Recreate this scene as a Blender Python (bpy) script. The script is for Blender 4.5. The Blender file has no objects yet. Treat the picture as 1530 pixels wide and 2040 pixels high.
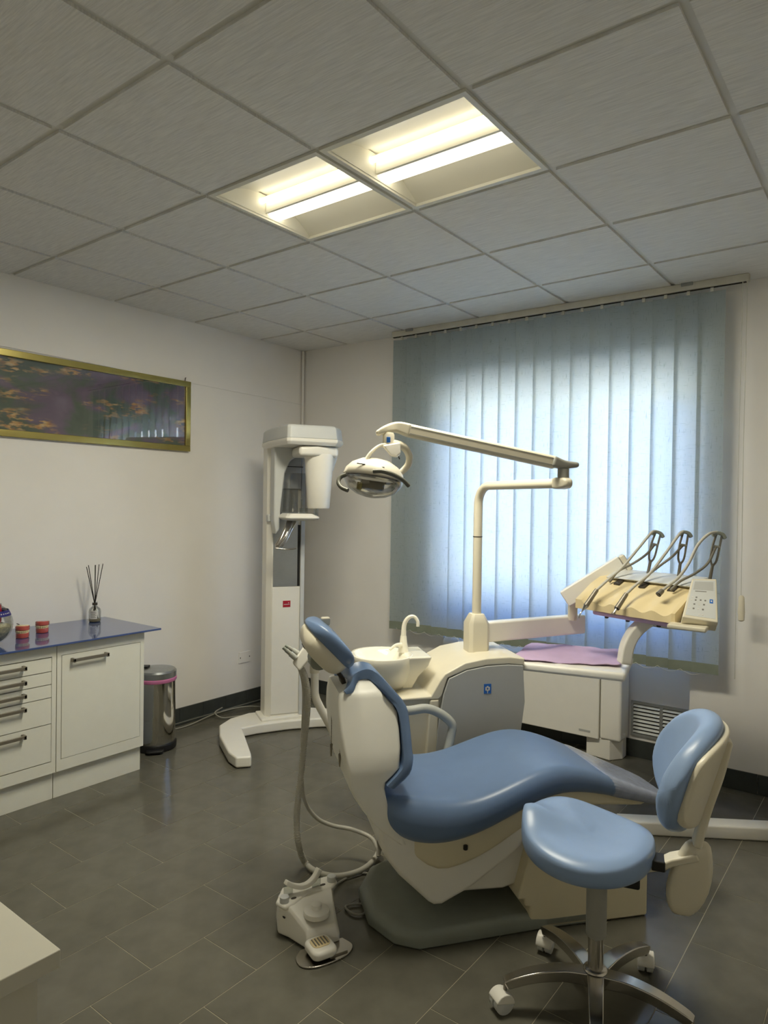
import bpy, bmesh, math, random
from mathutils import Vector, Matrix
random.seed(7)
sc = bpy.context.scene
col = sc.collection
R = math.radians

# ---------------------------------------------------------------- camera
YAW, PITCH, ROLL, FPX = -0.652768, -0.012216, 0.014346, 1373.57
CAM = Vector((3.91867, -1.75213, 1.51108))
_f = Vector((math.sin(YAW) * math.cos(PITCH), math.cos(YAW) * math.cos(PITCH), math.sin(PITCH)))
_r = Vector((math.cos(YAW), -math.sin(YAW), 0))
_u = _r.cross(_f)
RT = _r * math.cos(ROLL) + _u * math.sin(ROLL)
UP = -_r * math.sin(ROLL) + _u * math.cos(ROLL)
FW = _f
cam_d = bpy.data.cameras.new('camera')
cam_d.sensor_fit = 'VERTICAL'; cam_d.sensor_height = 24.0; cam_d.sensor_width = 18.0
cam_d.lens = FPX / 2040 * 24.0
cam_d.clip_start = 0.02
cam_o = bpy.data.objects.new('camera', cam_d); col.objects.link(cam_o)
m = Matrix.Identity(4)
for i in range(3):
    m[i][0], m[i][1], m[i][2], m[i][3] = RT[i], UP[i], -FW[i], CAM[i]
cam_o.matrix_world = m
sc.camera = cam_o

# ---------------------------------------------------------------- world, sun, exposure
wd = bpy.data.worlds.new('sky'); sc.world = wd; wd.use_nodes = True
nt = wd.node_tree; bg = nt.nodes['Background']
sky = nt.nodes.new('ShaderNodeTexSky'); sky.sky_type = 'NISHITA'
sky.sun_disc = False; sky.sun_elevation = R(48); sky.sun_rotation = R(200); sky.air_density = 1.2; sky.dust_density = 0.4; sky.ozone_density = 3.0
tint = nt.nodes.new('ShaderNodeMix'); tint.data_type = 'RGBA'; tint.blend_type = 'MULTIPLY'; tint.inputs[0].default_value = 1.0
tint.inputs[7].default_value = (0.40, 0.74, 1.35, 1)      # a clear, deep blue day
nt.links.new(sky.outputs[0], tint.inputs[6]); nt.links.new(tint.outputs[2], bg.inputs[0])
SKY_STRENGTH = 3.9
bg.inputs[1].default_value = SKY_STRENGTH
sun_d = bpy.data.lights.new('sun', 'SUN'); sun_d.energy = 62.0; sun_d.color = (1.0, 0.93, 0.80); sun_d.angle = R(0.6)
sun_o = bpy.data.objects.new('sun', sun_d); col.objects.link(sun_o)
sun_o.rotation_euler = (R(42), 0, R(-20))      # high sun, on the far side of the building
LAMP_STRENGTH = 4.0
LAMP_WATTS = 26.0
sc.view_settings.view_transform = 'Standard'
sc.view_settings.look = 'None'
sc.view_settings.exposure = 0.0
sc.view_settings.gamma = 1.0
sc.view_settings.use_curve_mapping = False
sc.cycles.use_denoising = True
sc.cycles.adaptive_threshold = 0.05
sc.cycles.max_bounces = 7
sc.cycles.diffuse_bounces = 4
sc.cycles.transparent_max_bounces = 10
sc.cycles.caustics_reflective = False
sc.cycles.caustics_refractive = False
sc.cycles.sample_clamp_indirect = 6.0

# ---------------------------------------------------------------- helpers
def at(u, v, d):
    """point of the place seen at photograph pixel (u, v), d metres in front of the camera"""
    return CAM + FW * d + RT * ((u - 765) * d / FPX) + UP * ((1020 - v) * d / FPX)

def atz(u, v, z):
    d = FW + RT * ((u - 765) / FPX) + UP * ((1020 - v) / FPX)
    return CAM + d * ((z - CAM.z) / d.z)

def tag(o, label=None, cat=None, group=None, kind=None):
    if label: o['label'] = label
    if cat: o['category'] = cat
    if group: o['group'] = group
    if kind: o['kind'] = kind
    return o

def thing(name, loc, rz=0.0, label=None, cat=None, group=None, kind=None):
    o = bpy.data.objects.new(name, None); col.objects.link(o)
    o.empty_display_size = 0.1
    o.location = loc; o.rotation_euler = (0, 0, rz)
    return tag(o, label, cat, group, kind)

def pmat(parent):
    mm = Matrix.Identity(4); p = parent
    chain = []
    while p is not None:
        chain.append(p); p = p.parent
    for p in reversed(chain):
        mm = mm @ (Matrix.Translation(p.location) @ p.rotation_euler.to_matrix().to_4x4())
    return mm

def smooth_path(pts, n=8, closed=False):
    pts = [Vector(p) for p in pts]; out = []
    N = len(pts); rng = N if closed else N - 1
    for i in range(rng):
        if closed:
            p0, p1, p2, p3 = pts[(i-1) % N], pts[i], pts[(i+1) % N], pts[(i+2) % N]
        else:
            p1, p2 = pts[i], pts[i+1]
            p0 = pts[i-1] if i else p1 * 2 - p2
            p3 = pts[i+2] if i + 2 < N else p2 * 2 - p1
        for k in range(n):
            t = k / n
            out.append(0.5 * ((2*p1) + (p2-p0)*t + (2*p0-5*p1+4*p2-p3)*t*t + (3*p1-p0-3*p2+p3)*t**3))
    if not closed: out.append(pts[-1])
    return out

class MB:
    def __init__(s): s.v = []; s.f = []
    def add(s, vs, fs, mat=None):
        b = len(s.v)
        for p in vs:
            p = Vector(p); s.v.append(mat @ p if mat else p)
        for f in fs: s.f.append([b + i for i in f])
        return s
    def box(s, c, d, mat=None, rz=0):
        x, y, z = d[0]/2, d[1]/2, d[2]/2
        vs = [(sx*x, sy*y, sz*z) for sx in (-1, 1) for sy in (-1, 1) for sz in (-1, 1)]
        fs = [(0,1,3,2), (4,6,7,5), (0,4,5,1), (2,3,7,6), (0,2,6,4), (1,5,7,3)]
        M = Matrix.Translation(c) @ Matrix.Rotation(rz, 4, 'Z')
        if mat: M = mat @ M
        return s.add(vs, fs, M)
    def bb(s, a, b, mat=None):
        return s.box([(a[i]+b[i])/2 for i in range(3)], [abs(b[i]-a[i]) for i in range(3)], mat)
    def hexa(s, q1, q2):
        """solid between two quads"""
        vs = list(q1) + list(q2)
        return s.add(vs, [(3,2,1,0), (4,5,6,7), (0,1,5,4), (1,2,6,5), (2,3,7,6), (3,0,4,7)])
    def prism(s, poly, a, b, plane='xz', mat=None):
        """poly in plane, extruded along the third axis from a to b"""
        def P(p, t):
            if plane == 'xz': return (p[0], t, p[1])
            if plane == 'xy': return (p[0], p[1], t)
            return (t, p[0], p[1])
        n = len(poly)
        vs = [P(p, a) for p in poly] + [P(p, b) for p in poly]
        fs = [list(range(n))[::-1], list(range(n, 2*n))] + [(i, (i+1) % n, n+(i+1) % n, n+i) for i in range(n)]
        return s.add(vs, fs, mat)
    def loft(s, rings, cap=True, closed=True, mat=None):
        n = len(rings[0]); vs = [p for r in rings for p in r]; fs = []
        for i in range(len(rings)-1):
            for j in range(n if closed else n-1):
                k = (j+1) % n
                fs.append((i*n+j, i*n+k, (i+1)*n+k, (i+1)*n+j))
        if cap:
            fs.append(list(range(n))[::-1]); fs.append([(len(rings)-1)*n+i for i in range(n)])
        return s.add(vs, fs, mat)
    def tube(s, pts, r, seg=10, cap=True, closed=False):
        pts = [Vector(p) for p in pts]; N = len(pts)
        rr = r if callable(r) else (lambda t: r)
        rings = []; t0 = None; nrm = None
        for i, p in enumerate(pts):
            if closed: t = (pts[(i+1) % N] - pts[i-1]).normalized()
            else: t = (pts[min(i+1, N-1)] - pts[max(i-1, 0)]).normalized()
            if nrm is None:
                a = Vector((0, 0, 1)) if abs(t.z) < 0.9 else Vector((1, 0, 0))
                nrm = (a - t * a.dot(t)).normalized()
            else:
                nrm = (nrm - t * nrm.dot(t)).normalized()
            bi = t.cross(nrm); q = rr(i / max(1, N-1))
            rings.append([p + nrm * (math.cos(2*math.pi*k/seg)*q) + bi * (math.sin(2*math.pi*k/seg)*q) for k in range(seg)])
        if closed: rings.append(rings[0])
        return s.loft(rings, cap=cap and not closed)
    def strip(s, pts, w, h, side=None):
        """rectangular bar along a path; w across (side), h upward normal"""
        pts = [Vector(p) for p in pts]; N = len(pts); rings = []
        for i, p in enumerate(pts):
            t = (pts[min(i+1, N-1)] - pts[max(i-1, 0)]).normalized()
            sd = Vector(side) if side is not None else Vector((0, 0, 1)).cross(t)
            sd = (sd - t*sd.dot(t)).normalized(); nn = t.cross(sd)
            ww = w(i/(N-1)) if callable(w) else w; hh = h(i/(N-1)) if callable(h) else h
            rings.append([p + sd*a*ww/2 + nn*b*hh/2 for a, b in ((-1,-1), (1,-1), (1,1), (-1,1))])
        return s.loft(rings)
    def lathe(s, prof, c=(0,0,0), seg=24, mat=None, sx=1, sy=1):
        """prof: list of (radius, z) from bottom to top"""
        rings = [[(c[0]+r*math.cos(2*math.pi*k/seg)*sx, c[1]+r*math.sin(2*math.pi*k/seg)*sy, c[2]+z) for k in range(seg)] for r, z in prof]
        return s.loft(rings, mat=mat)
    def build(s, name, mat, parent=None, world=False, bevel=0, bseg=2, sub=0, smooth=True, ang=40, label=None, weld=False):
        me = bpy.data.meshes.new(name)
        vs = s.v
        if world and parent is not None:
            inv = pmat(parent).inverted(); vs = [inv @ Vector(p) for p in vs]
        me.from_pydata([tuple(p) for p in vs], [], s.f); me.update()
        bm = bmesh.new(); bm.from_mesh(me)
        if weld: bmesh.ops.remove_doubles(bm, verts=bm.verts, dist=1e-5)
        bmesh.ops.recalc_face_normals(bm, faces=bm.faces); bm.to_mesh(me); bm.free()
        if smooth:
            for p in me.polygons: p.use_smooth = True
            me.set_sharp_from_angle(angle=R(ang))
        me.materials.append(mat)
        o = bpy.data.objects.new(name, me); col.objects.link(o)
        if parent is not None: o.parent = parent
        if bevel:
            b = o.modifiers.new('bevel', 'BEVEL'); b.width = bevel; b.segments = bseg; b.limit_method = 'ANGLE'; b.angle_limit = R(35); b.harden_normals = False
            for p in me.polygons: p.use_smooth = True
            if smooth: me.set_sharp_from_angle(angle=R(180))
            wn = o.modifiers.new('wn', 'WEIGHTED_NORMAL'); wn.keep_sharp = False
        if sub:
            ss = o.modifiers.new('subdivision', 'SUBSURF'); ss.levels = sub; ss.render_levels = sub
            me.set_sharp_from_angle(angle=R(180))
        if label: o['label'] = label
        return o

def rrect(hw, hh, r, n=4, cx=0, cy=0):
    """rounded rectangle outline, points (x, y)"""
    out = []
    for sx, sy, a0 in ((1, 1, 0), (-1, 1, 90), (-1, -1, 180), (1, -1, 270)):
        for k in range(n+1):
            a = R(a0 + 90*k/n)
            out.append((cx + sx*(hw-r) + r*math.cos(a), cy + sy*(hh-r) + r*math.sin(a)))
    return out

# ---------------------------------------------------------------- materials
MAT = {}
def lin(c):
    return tuple(((x/255)/12.92 if x/255 <= 0.04045 else (((x/255)+0.055)/1.055)**2.4) for x in c)
def mat(name, rgb, rough=0.5, metal=0.0, spec=0.5, var=0.06, scale=14.0, bump=0.0, bscale=200.0, coat=0.0, srgb=True, trans=0.0, ior=1.45, stretch=None):
    mm = bpy.data.materials.new(name); mm.use_nodes = True
    n = mm.node_tree; b = n.nodes['Principled BSDF']
    c = lin(rgb) if srgb else rgb
    tc = n.nodes.new('ShaderNodeTexCoord'); src = tc.outputs['Object']
    if stretch:
        mp = n.nodes.new('ShaderNodeMapping'); mp.inputs['Scale'].default_value = stretch
        n.links.new(src, mp.inputs[0]); src = mp.outputs[0]
    no = n.nodes.new('ShaderNodeTexNoise'); no.inputs['Scale'].default_value = scale; no.inputs['Detail'].default_value = 4
    n.links.new(src, no.inputs[0])
    rp = n.nodes.new('ShaderNodeValToRGB')
    rp.color_ramp.elements[0].position = 0.3; rp.color_ramp.elements[1].position = 0.7
    rp.color_ramp.elements[0].color = (*[x*(1-var) for x in c], 1)
    rp.color_ramp.elements[1].color = (*[min(1, x*(1+var)) for x in c], 1)
    n.links.new(no.outputs[0], rp.inputs[0]); n.links.new(rp.outputs[0], b.inputs['Base Color'])
    b.inputs['Roughness'].default_value = rough; b.inputs['Metallic'].default_value = metal
    b.inputs['Specular IOR Level'].default_value = spec; b.inputs['IOR'].default_value = ior
    b.inputs['Coat Weight'].default_value = coat
    b.inputs['Transmission Weight'].default_value = trans
    if bump:
        n2 = n.nodes.new('ShaderNodeTexNoise'); n2.inputs['Scale'].default_value = bscale; n2.inputs['Detail'].default_value = 3
        n.links.new(src, n2.inputs[0])
        bp = n.nodes.new('ShaderNodeBump'); bp.inputs['Strength'].default_value = bump; bp.inputs['Distance'].default_value = 0.002
        n.links.new(n2.outputs[0], bp.inputs['Height']); n.links.new(bp.outputs[0], b.inputs['Normal'])
    MAT[name] = mm
    return mm

def thin_glass(name, tint=(1, 1, 1), refl=0.06, rough=0.0):
    mm = bpy.data.materials.new(name); mm.use_nodes = True; n = mm.node_tree
    n.nodes.remove(n.nodes['Principled BSDF'])
    out = n.nodes['Material Output']
    tr = n.nodes.new('ShaderNodeBsdfTransparent'); tr.inputs[0].default_value = (*tint, 1)
    gl = n.nodes.new('ShaderNodeBsdfGlossy'); gl.inputs['Roughness'].default_value = rough
    fr = n.nodes.new('ShaderNodeLayerWeight'); fr.inputs[0].default_value = 0.35
    mx = n.nodes.new('ShaderNodeMixShader'); ad = n.nodes.new('ShaderNodeMath'); ad.operation = 'MULTIPLY_ADD'
    ad.inputs[1].default_value = 0.6; ad.inputs[2].default_value = refl
    n.links.new(fr.outputs['Fresnel'], ad.inputs[0]); n.links.new(ad.outputs[0], mx.inputs[0])
    n.links.new(tr.outputs[0], mx.inputs[1]); n.links.new(gl.outputs[0], mx.inputs[2]); n.links.new(mx.outputs[0], out.inputs[0])
    MAT[name] = mm; return mm

def emis(name, rgb, strength):
    mm = bpy.data.materials.new(name); mm.use_nodes = True
    b = mm.node_tree.nodes['Principled BSDF']
    b.inputs['Base Color'].default_value = (0.9, 0.88, 0.82, 1)
    b.inputs['Emission Color'].default_value = (*rgb, 1); b.inputs['Emission Strength'].default_value = strength
    MAT[name] = mm; return mm

mat('wall', (237, 234, 228), 0.85, var=0.02, scale=3, bump=0.06, bscale=90)
mat('ceiling_bar', (214, 213, 206), 0.6, var=0.02)
mat('ceil_panel', (232, 231, 226), 0.9, var=0.07, scale=30, bump=0.5, bscale=60, stretch=(0.35, 5, 5))
mat('tile', (98, 96, 86), 0.17, spec=0.45, var=0.12, scale=9, bump=0.03, bscale=120)
mat('grout', (168, 160, 138), 0.9)
mat('skirt', (62, 66, 64), 0.25, var=0.12)
mat('desk_dim_white', (206, 203, 188), 0.42, var=0.015)  # desk's white darkened: the ceiling lamps' falloff is put into the colour
mat('cab_white', (230, 229, 216), 0.42, var=0.015)
mat('gap_dark', (40, 38, 34), 0.9)
mat('blue_glass', (70, 88, 138), 0.10, spec=0.6, var=0.03, coat=0.5)
mat('handle_metal', (136, 130, 118), 0.4, metal=0.55, var=0.04)
mat('chrome', (200, 198, 192), 0.07, metal=1.0, var=0.03)
mat('brushed', (170, 174, 176), 0.32, metal=0.9, var=0.06, stretch=(2, 2, 30))
mat('alu', (190, 186, 178), 0.22, metal=1.0, var=0.04)
mat('brass', (186, 172, 104), 0.26, metal=0.85, var=0.05)
mat('black', (28, 28, 28), 0.45)
mat('dark_brown', (62, 56, 48), 0.5)
mat('pink', (205, 120, 165), 0.5)
mat('device_white', (238, 235, 225), 0.32, var=0.012)
mat('cream', (222, 215, 194), 0.34, var=0.015)
mat('rail_dark', (98, 98, 88), 0.4)
mat('dome_white', (206, 200, 184), 0.3, var=0.01)
mat('pan_cream', (220, 210, 180), 0.4, var=0.015)
mat('cream_pad', (224, 206, 162), 0.4, var=0.02)
mat('shell_grey', (240, 238, 228), 0.4, var=0.012)
mat('unit_grey', (182, 183, 180), 0.4, var=0.012)
mat('grey_white', (206, 208, 206), 0.35, var=0.02)
mat('plastic_grey', (158, 158, 150), 0.45, var=0.03)
mat('base_grey', (140, 145, 136), 0.5, var=0.05, bump=0.1)
mat('vinyl', (104, 127, 162), 0.34, var=0.03, spec=0.5, bump=0.04, bscale=400)
mat('stool_vinyl', (138, 162, 198), 0.33, var=0.03, spec=0.5, bump=0.04, bscale=400)
mat('arm_grey', (176, 178, 172), 0.4, var=0.02)
mat('hose', (186, 183, 172), 0.45, var=0.05)
mat('hose_dark', (122, 118, 106), 0.5, var=0.05)
mat('porcelain', (240, 236, 220), 0.12, var=0.01, coat=0.4)
mat('lilac', (198, 172, 204), 0.8, var=0.05, bump=0.3, bscale=40)
mat('red', (170, 30, 52), 0.4)
mat('gum', (180, 82, 74), 0.25, var=0.1, coat=0.4)
mat('teeth', (228, 212, 168), 0.25)
mat('label_white', (214, 212, 206), 0.6)
mat('label_grey', (120, 118, 112), 0.6)
mat('logo_blue', (36, 104, 190), 0.4)
mat('sand', (200, 194, 164), 0.8, var=0.4, scale=60)
mat('ribbon', (30, 28, 110), 0.5)
mat('reed', (34, 28, 24), 0.8)
mat('oil', (150, 140, 110), 0.1)
mat('rail_white', (206, 204, 192), 0.45)
mat('vent_grey', (150, 152, 148), 0.4, metal=0.3)
mat('ground', (206, 190, 160), 0.9, var=0.1, scale=2)
mat('facade', (228, 212, 184), 0.9, var=0.06, scale=1)
mat('pvc', (232, 232, 230), 0.35)
mat('reflector', (222, 220, 208), 0.45, var=0.01)
mat('cable', (150, 148, 138), 0.55)
mat('cover_plastic', (150, 158, 178), 0.16, var=0.12, scale=30, bump=0.5, bscale=35)
thin_glass('glass', (0.96, 0.98, 0.97))
thin_glass('picture_glass', (0.97, 0.98, 0.97), refl=0.05)
thin_glass('jar_glass', (0.95, 0.96, 0.94), refl=0.03)
thin_glass('lens', (0.93, 0.93, 0.90), refl=0.12)
thin_glass('smoke', (0.62, 0.62, 0.60), refl=0.08)
thin_glass('clear_acrylic', (0.80, 0.82, 0.80), refl=0.05)
emis('lamp_glow', (1.0, 0.90, 0.66), LAMP_STRENGTH)

# grain of the ceiling boards: fine streaks along the window wall
def streaks(mm, sx, sy, amp):
    n = mm.node_tree; b = n.nodes['Principled BSDF']
    tc = n.nodes.new('ShaderNodeTexCoord'); mp = n.nodes.new('ShaderNodeMapping'); mp.inputs['Scale'].default_value = (sx, sy, 4)
    no = n.nodes.new('ShaderNodeTexNoise'); no.inputs['Scale'].default_value = 1; no.inputs['Detail'].default_value = 5; no.inputs['Roughness'].default_value = 0.65
    geo = n.nodes.new('ShaderNodeNewGeometry')
    n.links.new(geo.outputs['Position'], mp.inputs[0]); n.links.new(mp.outputs[0], no.inputs[0])
    rp = n.nodes.new('ShaderNodeValToRGB'); c = b.inputs['Base Color'].links[0].from_node.color_ramp.elements[0].color
    c0 = [x / (1-0.07) for x in c[:3]]
    rp.color_ramp.elements[0].position = 0.30; rp.color_ramp.elements[1].position = 0.62
    rp.color_ramp.elements[0].color = (*[x*(1-amp) for x in c0], 1); rp.color_ramp.elements[1].color = (*c0, 1)
    n.links.new(no.outputs[0], rp.inputs[0]); n.links.new(rp.outputs[0], b.inputs['Base Color'])
streaks(MAT['ceil_panel'], 9, 170, 0.22)

# translucent woven fabric of the blind
def fabric():
    mm = bpy.data.materials.new('blind_fabric'); mm.use_nodes = True; n = mm.node_tree
    n.nodes.remove(n.nodes['Principled BSDF']); out = n.nodes['Material Output']
    geo = n.nodes.new('ShaderNodeNewGeometry')
    def slub(sx, sz):
        mp = n.nodes.new('ShaderNodeMapping'); mp.inputs['Scale'].default_value = (sx, 1, sz)
        no = n.nodes.new('ShaderNodeTexNoise'); no.inputs['Scale'].default_value = 1; no.inputs['Detail'].default_value = 3
        n.links.new(geo.outputs['Position'], mp.inputs[0]); n.links.new(mp.outputs[0], no.inputs[0]); return no
    a, b = slub(22, 300), slub(300, 22)
    mn = n.nodes.new('ShaderNodeMath'); mn.operation = 'MINIMUM'
    n.links.new(a.outputs[0], mn.inputs[0]); n.links.new(b.outputs[0], mn.inputs[1])
    rp = n.nodes.new('ShaderNodeValToRGB'); rp.color_ramp.elements[0].position = 0.24; rp.color_ramp.elements[1].position = 0.38
    rp.color_ramp.elements[0].color = (0.27, 0.32, 0.325, 1); rp.color_ramp.elements[1].color = (0.465, 0.53, 0.54, 1)
    n.links.new(mn.outputs[0], rp.inputs[0])
    df = n.nodes.new('ShaderNodeBsdfDiffuse'); tl = n.nodes.new('ShaderNodeBsdfTranslucent')
    n.links.new(rp.outputs[0], df.inputs[0]); n.links.new(rp.outputs[0], tl.inputs[0])
    mx = n.nodes.new('ShaderNodeMixShader'); mx.inputs[0].default_value = 0.5
    n.links.new(df.outputs[0], mx.inputs[1]); n.links.new(tl.outputs[0], mx.inputs[2]); n.links.new(mx.outputs[0], out.inputs[0])
    MAT['blind_fabric'] = mm
fabric()
mat('blind_hem', (128, 136, 122), 0.8, var=0.08, bump=0.2)

# the picture: an abstract of soft dark blotches with warm flecks
def painting():
    mm = bpy.data.materials.new('painting'); mm.use_nodes = True; n = mm.node_tree; b = n.nodes['Principled BSDF']
    tc = n.nodes.new('ShaderNodeTexCoord')
    def noise(scale, st, det=4, w=0.0, dist=0.0):
        mp = n.nodes.new('ShaderNodeMapping'); mp.inputs['Scale'].default_value = st; mp.inputs['Location'].default_value = (w, w*1.7, w*0.6)
        no = n.nodes.new('ShaderNodeTexNoise'); no.inputs['Scale'].default_value = scale; no.inputs['Detail'].default_value = det
        no.inputs['Distortion'].default_value = dist
        n.links.new(tc.outputs['Object'], mp.inputs[0]); n.links.new(mp.outputs[0], no.inputs[0]); return no.outputs[0]
    def ramp(src, stops):
        r = n.nodes.new('ShaderNodeValToRGB'); e = r.color_ramp.elements
        while len(e) < len(stops): e.new(0.5)
        for q, (p, c) in zip(e, stops): q.position = p; q.color = (*lin(c), 1)
        n.links.new(src, r.inputs[0]); return r.outputs[0]
    def bw(src, a, c):
        r = n.nodes.new('ShaderNodeValToRGB'); r.color_ramp.elements[0].position = a; r.color_ramp.elements[1].position = c
        n.links.new(src, r.inputs[0]); return r.outputs[0]
    def mixc(f, x, y):
        q = n.nodes.new('ShaderNodeMix'); q.data_type = 'RGBA'
        n.links.new(f, q.inputs[0]); n.links.new(x, q.inputs[6]); n.links.new(y, q.inputs[7]); return q.outputs[2]
    base = ramp(noise(3.2, (1, 1, 1.6), 5, 0.3, 0.6), [(0.28, (58, 70, 66)), (0.45, (88, 104, 92)), (0.55, (118, 98, 128)), (0.7, (140, 124, 152))])
    fleck = ramp(noise(30, (1, 0.8, 2.2), 3, 2.0), [(0.35, (190, 130, 80)), (0.55, (228, 180, 118)), (0.75, (222, 205, 170))])
    mask = n.nodes.new('ShaderNodeMath'); mask.operation = 'MULTIPLY'
    n.links.new(bw(noise(4.0, (1, 0.8, 2.6), 3, 4.4), 0.50, 0.62), mask.inputs[0]); n.links.new(bw(noise(24, (1, 0.7, 2.6), 4, 1.1), 0.48, 0.58), mask.inputs[1])
    n.links.new(mixc(mask.outputs[0], base, fleck), b.inputs['Base Color'])
    b.inputs['Roughness'].default_value = 0.5
    MAT['painting'] = mm
painting()
M = MAT
emis('lamp_soft', (1.0, 0.90, 0.68), LAMP_STRENGTH * 1.2)

# ================================================================ THE SETTING
RX, RY0, CZ = 4.9, -2.7, 2.73
WROT = math.atan(0.0233)
WM = Matrix.Translation((0, 2.276, 0)) @ Matrix.Rotation(WROT, 4, 'Z')     # the window wall runs a little off square
def wp(x, y, z): return WM @ Vector((x, y, z))
NX0, NX1, SILL, LINT, NDEP = 1.35, 2.955, 0.85, 2.33, 0.155

def struct(name, mb, mt, **k):
    return tag(mb.build(name, mt, **k), kind='structure')

# floor: grout bed with each tile a slab of its own
fl = struct('floor', MB().bb((-0.3, RY0-0.3, -0.08), (RX+0.3, 2.72, -0.0012)), M['grout'], smooth=False)
PXT, PYT, J = 0.267, 0.4165, 0.0028
tile_cache = {}
def tile(x0, x1, y0, y1):
    key = (round(x1-x0, 4), round(y1-y0, 4))
    if key not in tile_cache:
        o = MB().box((0, 0, -0.004), (x1-x0-J, y1-y0-J, 0.008)).build('floor_tile', M['tile'], fl, smooth=False)
        tile_cache[key] = o.data
    else:
        o = bpy.data.objects.new('floor_tile', tile_cache[key]); col.objects.link(o); o.parent = fl
    o.location = ((x0+x1)/2, (y0+y1)/2, random.uniform(-0.0003, 0))
k0 = -8
for i in range(k0, 12):
    x0, x1 = 2.0 + PXT*i, 2.0 + PXT*(i+1)
    a, b = max(x0, 0.0), min(x1, RX)
    if b - a < 0.02: continue
    off = -0.235 if i % 2 == 0 else -0.0275
    for j in range(-7, 8):
        y0, y1 = off + PYT*j, off + PYT*(j+1)
        c, d = max(y0, -1.6), min(y1, 2.66)
        if d - c < 0.02: continue
        if c < -1.2 and (a < 1.2 or a > 4.3): continue
        tile(a, b, c, d)

# walls
struct('wall_left', MB().bb((-0.25, RY0-0.2, -0.05), (0, 2.9, 2.95)), M['wall'], smooth=False)
struct('wall_right', MB().bb((RX, RY0-0.2, -0.05), (RX+0.2, 2.9, 2.95)), M['wall'], smooth=False)
struct('wall_back', MB().bb((-0.2, RY0-0.2, -0.05), (RX+0.2, RY0, 2.95)), M['wall'], smooth=False)
w = MB()
w.bb((-0.2, 0, -0.05), (NX0, 0.36, 2.95), WM)
w.bb((NX1, 0, -0.05), (RX+0.3, 0.36, 2.95), WM)
w.bb((NX0, 0, LINT), (NX1, 0.36, 2.95), WM)
w.bb((NX0, NDEP, -0.05), (NX1, 0.36, SILL), WM)
struct('wall_window', w, M['wall'], smooth=False)

# skirting tiles
def skirting(name, runs, mtx):
    root = None
    for (x0, x1, y, joints, ax) in runs:
        pts = sorted([x0] + [j for j in joints if x0 < j < x1] + [x1])
        for p, q in zip(pts, pts[1:]):
            mb = MB()
            if ax == 'y': mb.bb((0.001, p+0.0015, 0.001), (0.011, q-0.0015, 0.105))
            else: mb.bb((p+0.0015, y-0.011, 0.001), (q-0.0015, y-0.001, 0.105), mtx)
            if root is None:
                root = tag(mb.build(name, M['skirt'], smooth=False), kind='structure')
            else:
                mb.build('skirting_tile', M['skirt'], root, smooth=False)
jl = [1.114 + 0.196*k for k in range(-14, 7)]
skirting('baseboard_left', [(-0.9, 2.262, 0, jl, 'y')], None)
skirting('baseboard_window', [(0.015, NX0, 0, [0.2+0.33*k for k in range(4)], 'x'), (NX1, 4.85, 0, [2.97+0.3303*k for k in range(7)], 'x'),
                              (NX0+0.012, NX1-0.012, NDEP, [1.5+0.33*k for k in range(5)], 'x')], WM)

# window: frame, two sashes, panes, sill
win = thing('window_1', wp((NX0+NX1)/2, NDEP, SILL), WROT, 'white framed two-sash window behind the vertical blind', kind='structure')
ww, wh = (NX1-NX0), (LINT-SILL)
fr = MB()
for a, b in (((-ww/2, 0.02, 0), (ww/2, 0.08, 0.04)), ((-ww/2, 0.02, wh-0.04), (ww/2, 0.08, wh)), ((-ww/2, 0.02, 0.04), (-ww/2+0.03, 0.08, wh-0.04)), ((ww/2-0.03, 0.02, 0.04), (ww/2, 0.08, wh-0.04))):
    fr.bb(a, b)
fr.build('window_frame', M['pvc'], win, smooth=False)
for s in (-1, 1):
    cx = s*(ww/4 - 0.0155); hw = ww/4 - 0.0155
    sash = MB()
    sash.bb((cx-hw, 0.03, 0.04), (cx+hw, 0.075, 0.08)).bb((cx-hw, 0.03, wh-0.08), (cx+hw, 0.075, wh-0.04))
    sash.bb((cx-hw, 0.03, 0.08), (cx-hw+0.04, 0.075, wh-0.08)).bb((cx+hw-0.04, 0.03, 0.08), (cx+hw, 0.075, wh-0.08))
    so = sash.build('sash', M['pvc'], win, smooth=False)
    MB().bb((cx-hw+0.035, 0.05, 0.075), (cx+hw-0.035, 0.054, wh-0.075)).build('pane', M['glass'], so, smooth=False)
MB().bb((-ww/2+0.001, -0.02, -0.03), (ww/2-0.001, 0.02, 0.0)).build('window_sill', M['pvc'], win, smooth=False)

# street level outside, lit by the sun
tag(MB().bb((-40, 2.75, -1.2), (45, 90, -1.0)).build('ground', M['ground'], smooth=False), kind='structure')

# the sunlit house front across the street
tag(MB().bb((-30, 15, -1.0), (36, 22, 6.4)).build('building_front', M['facade'], smooth=False), kind='structure')

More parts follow.
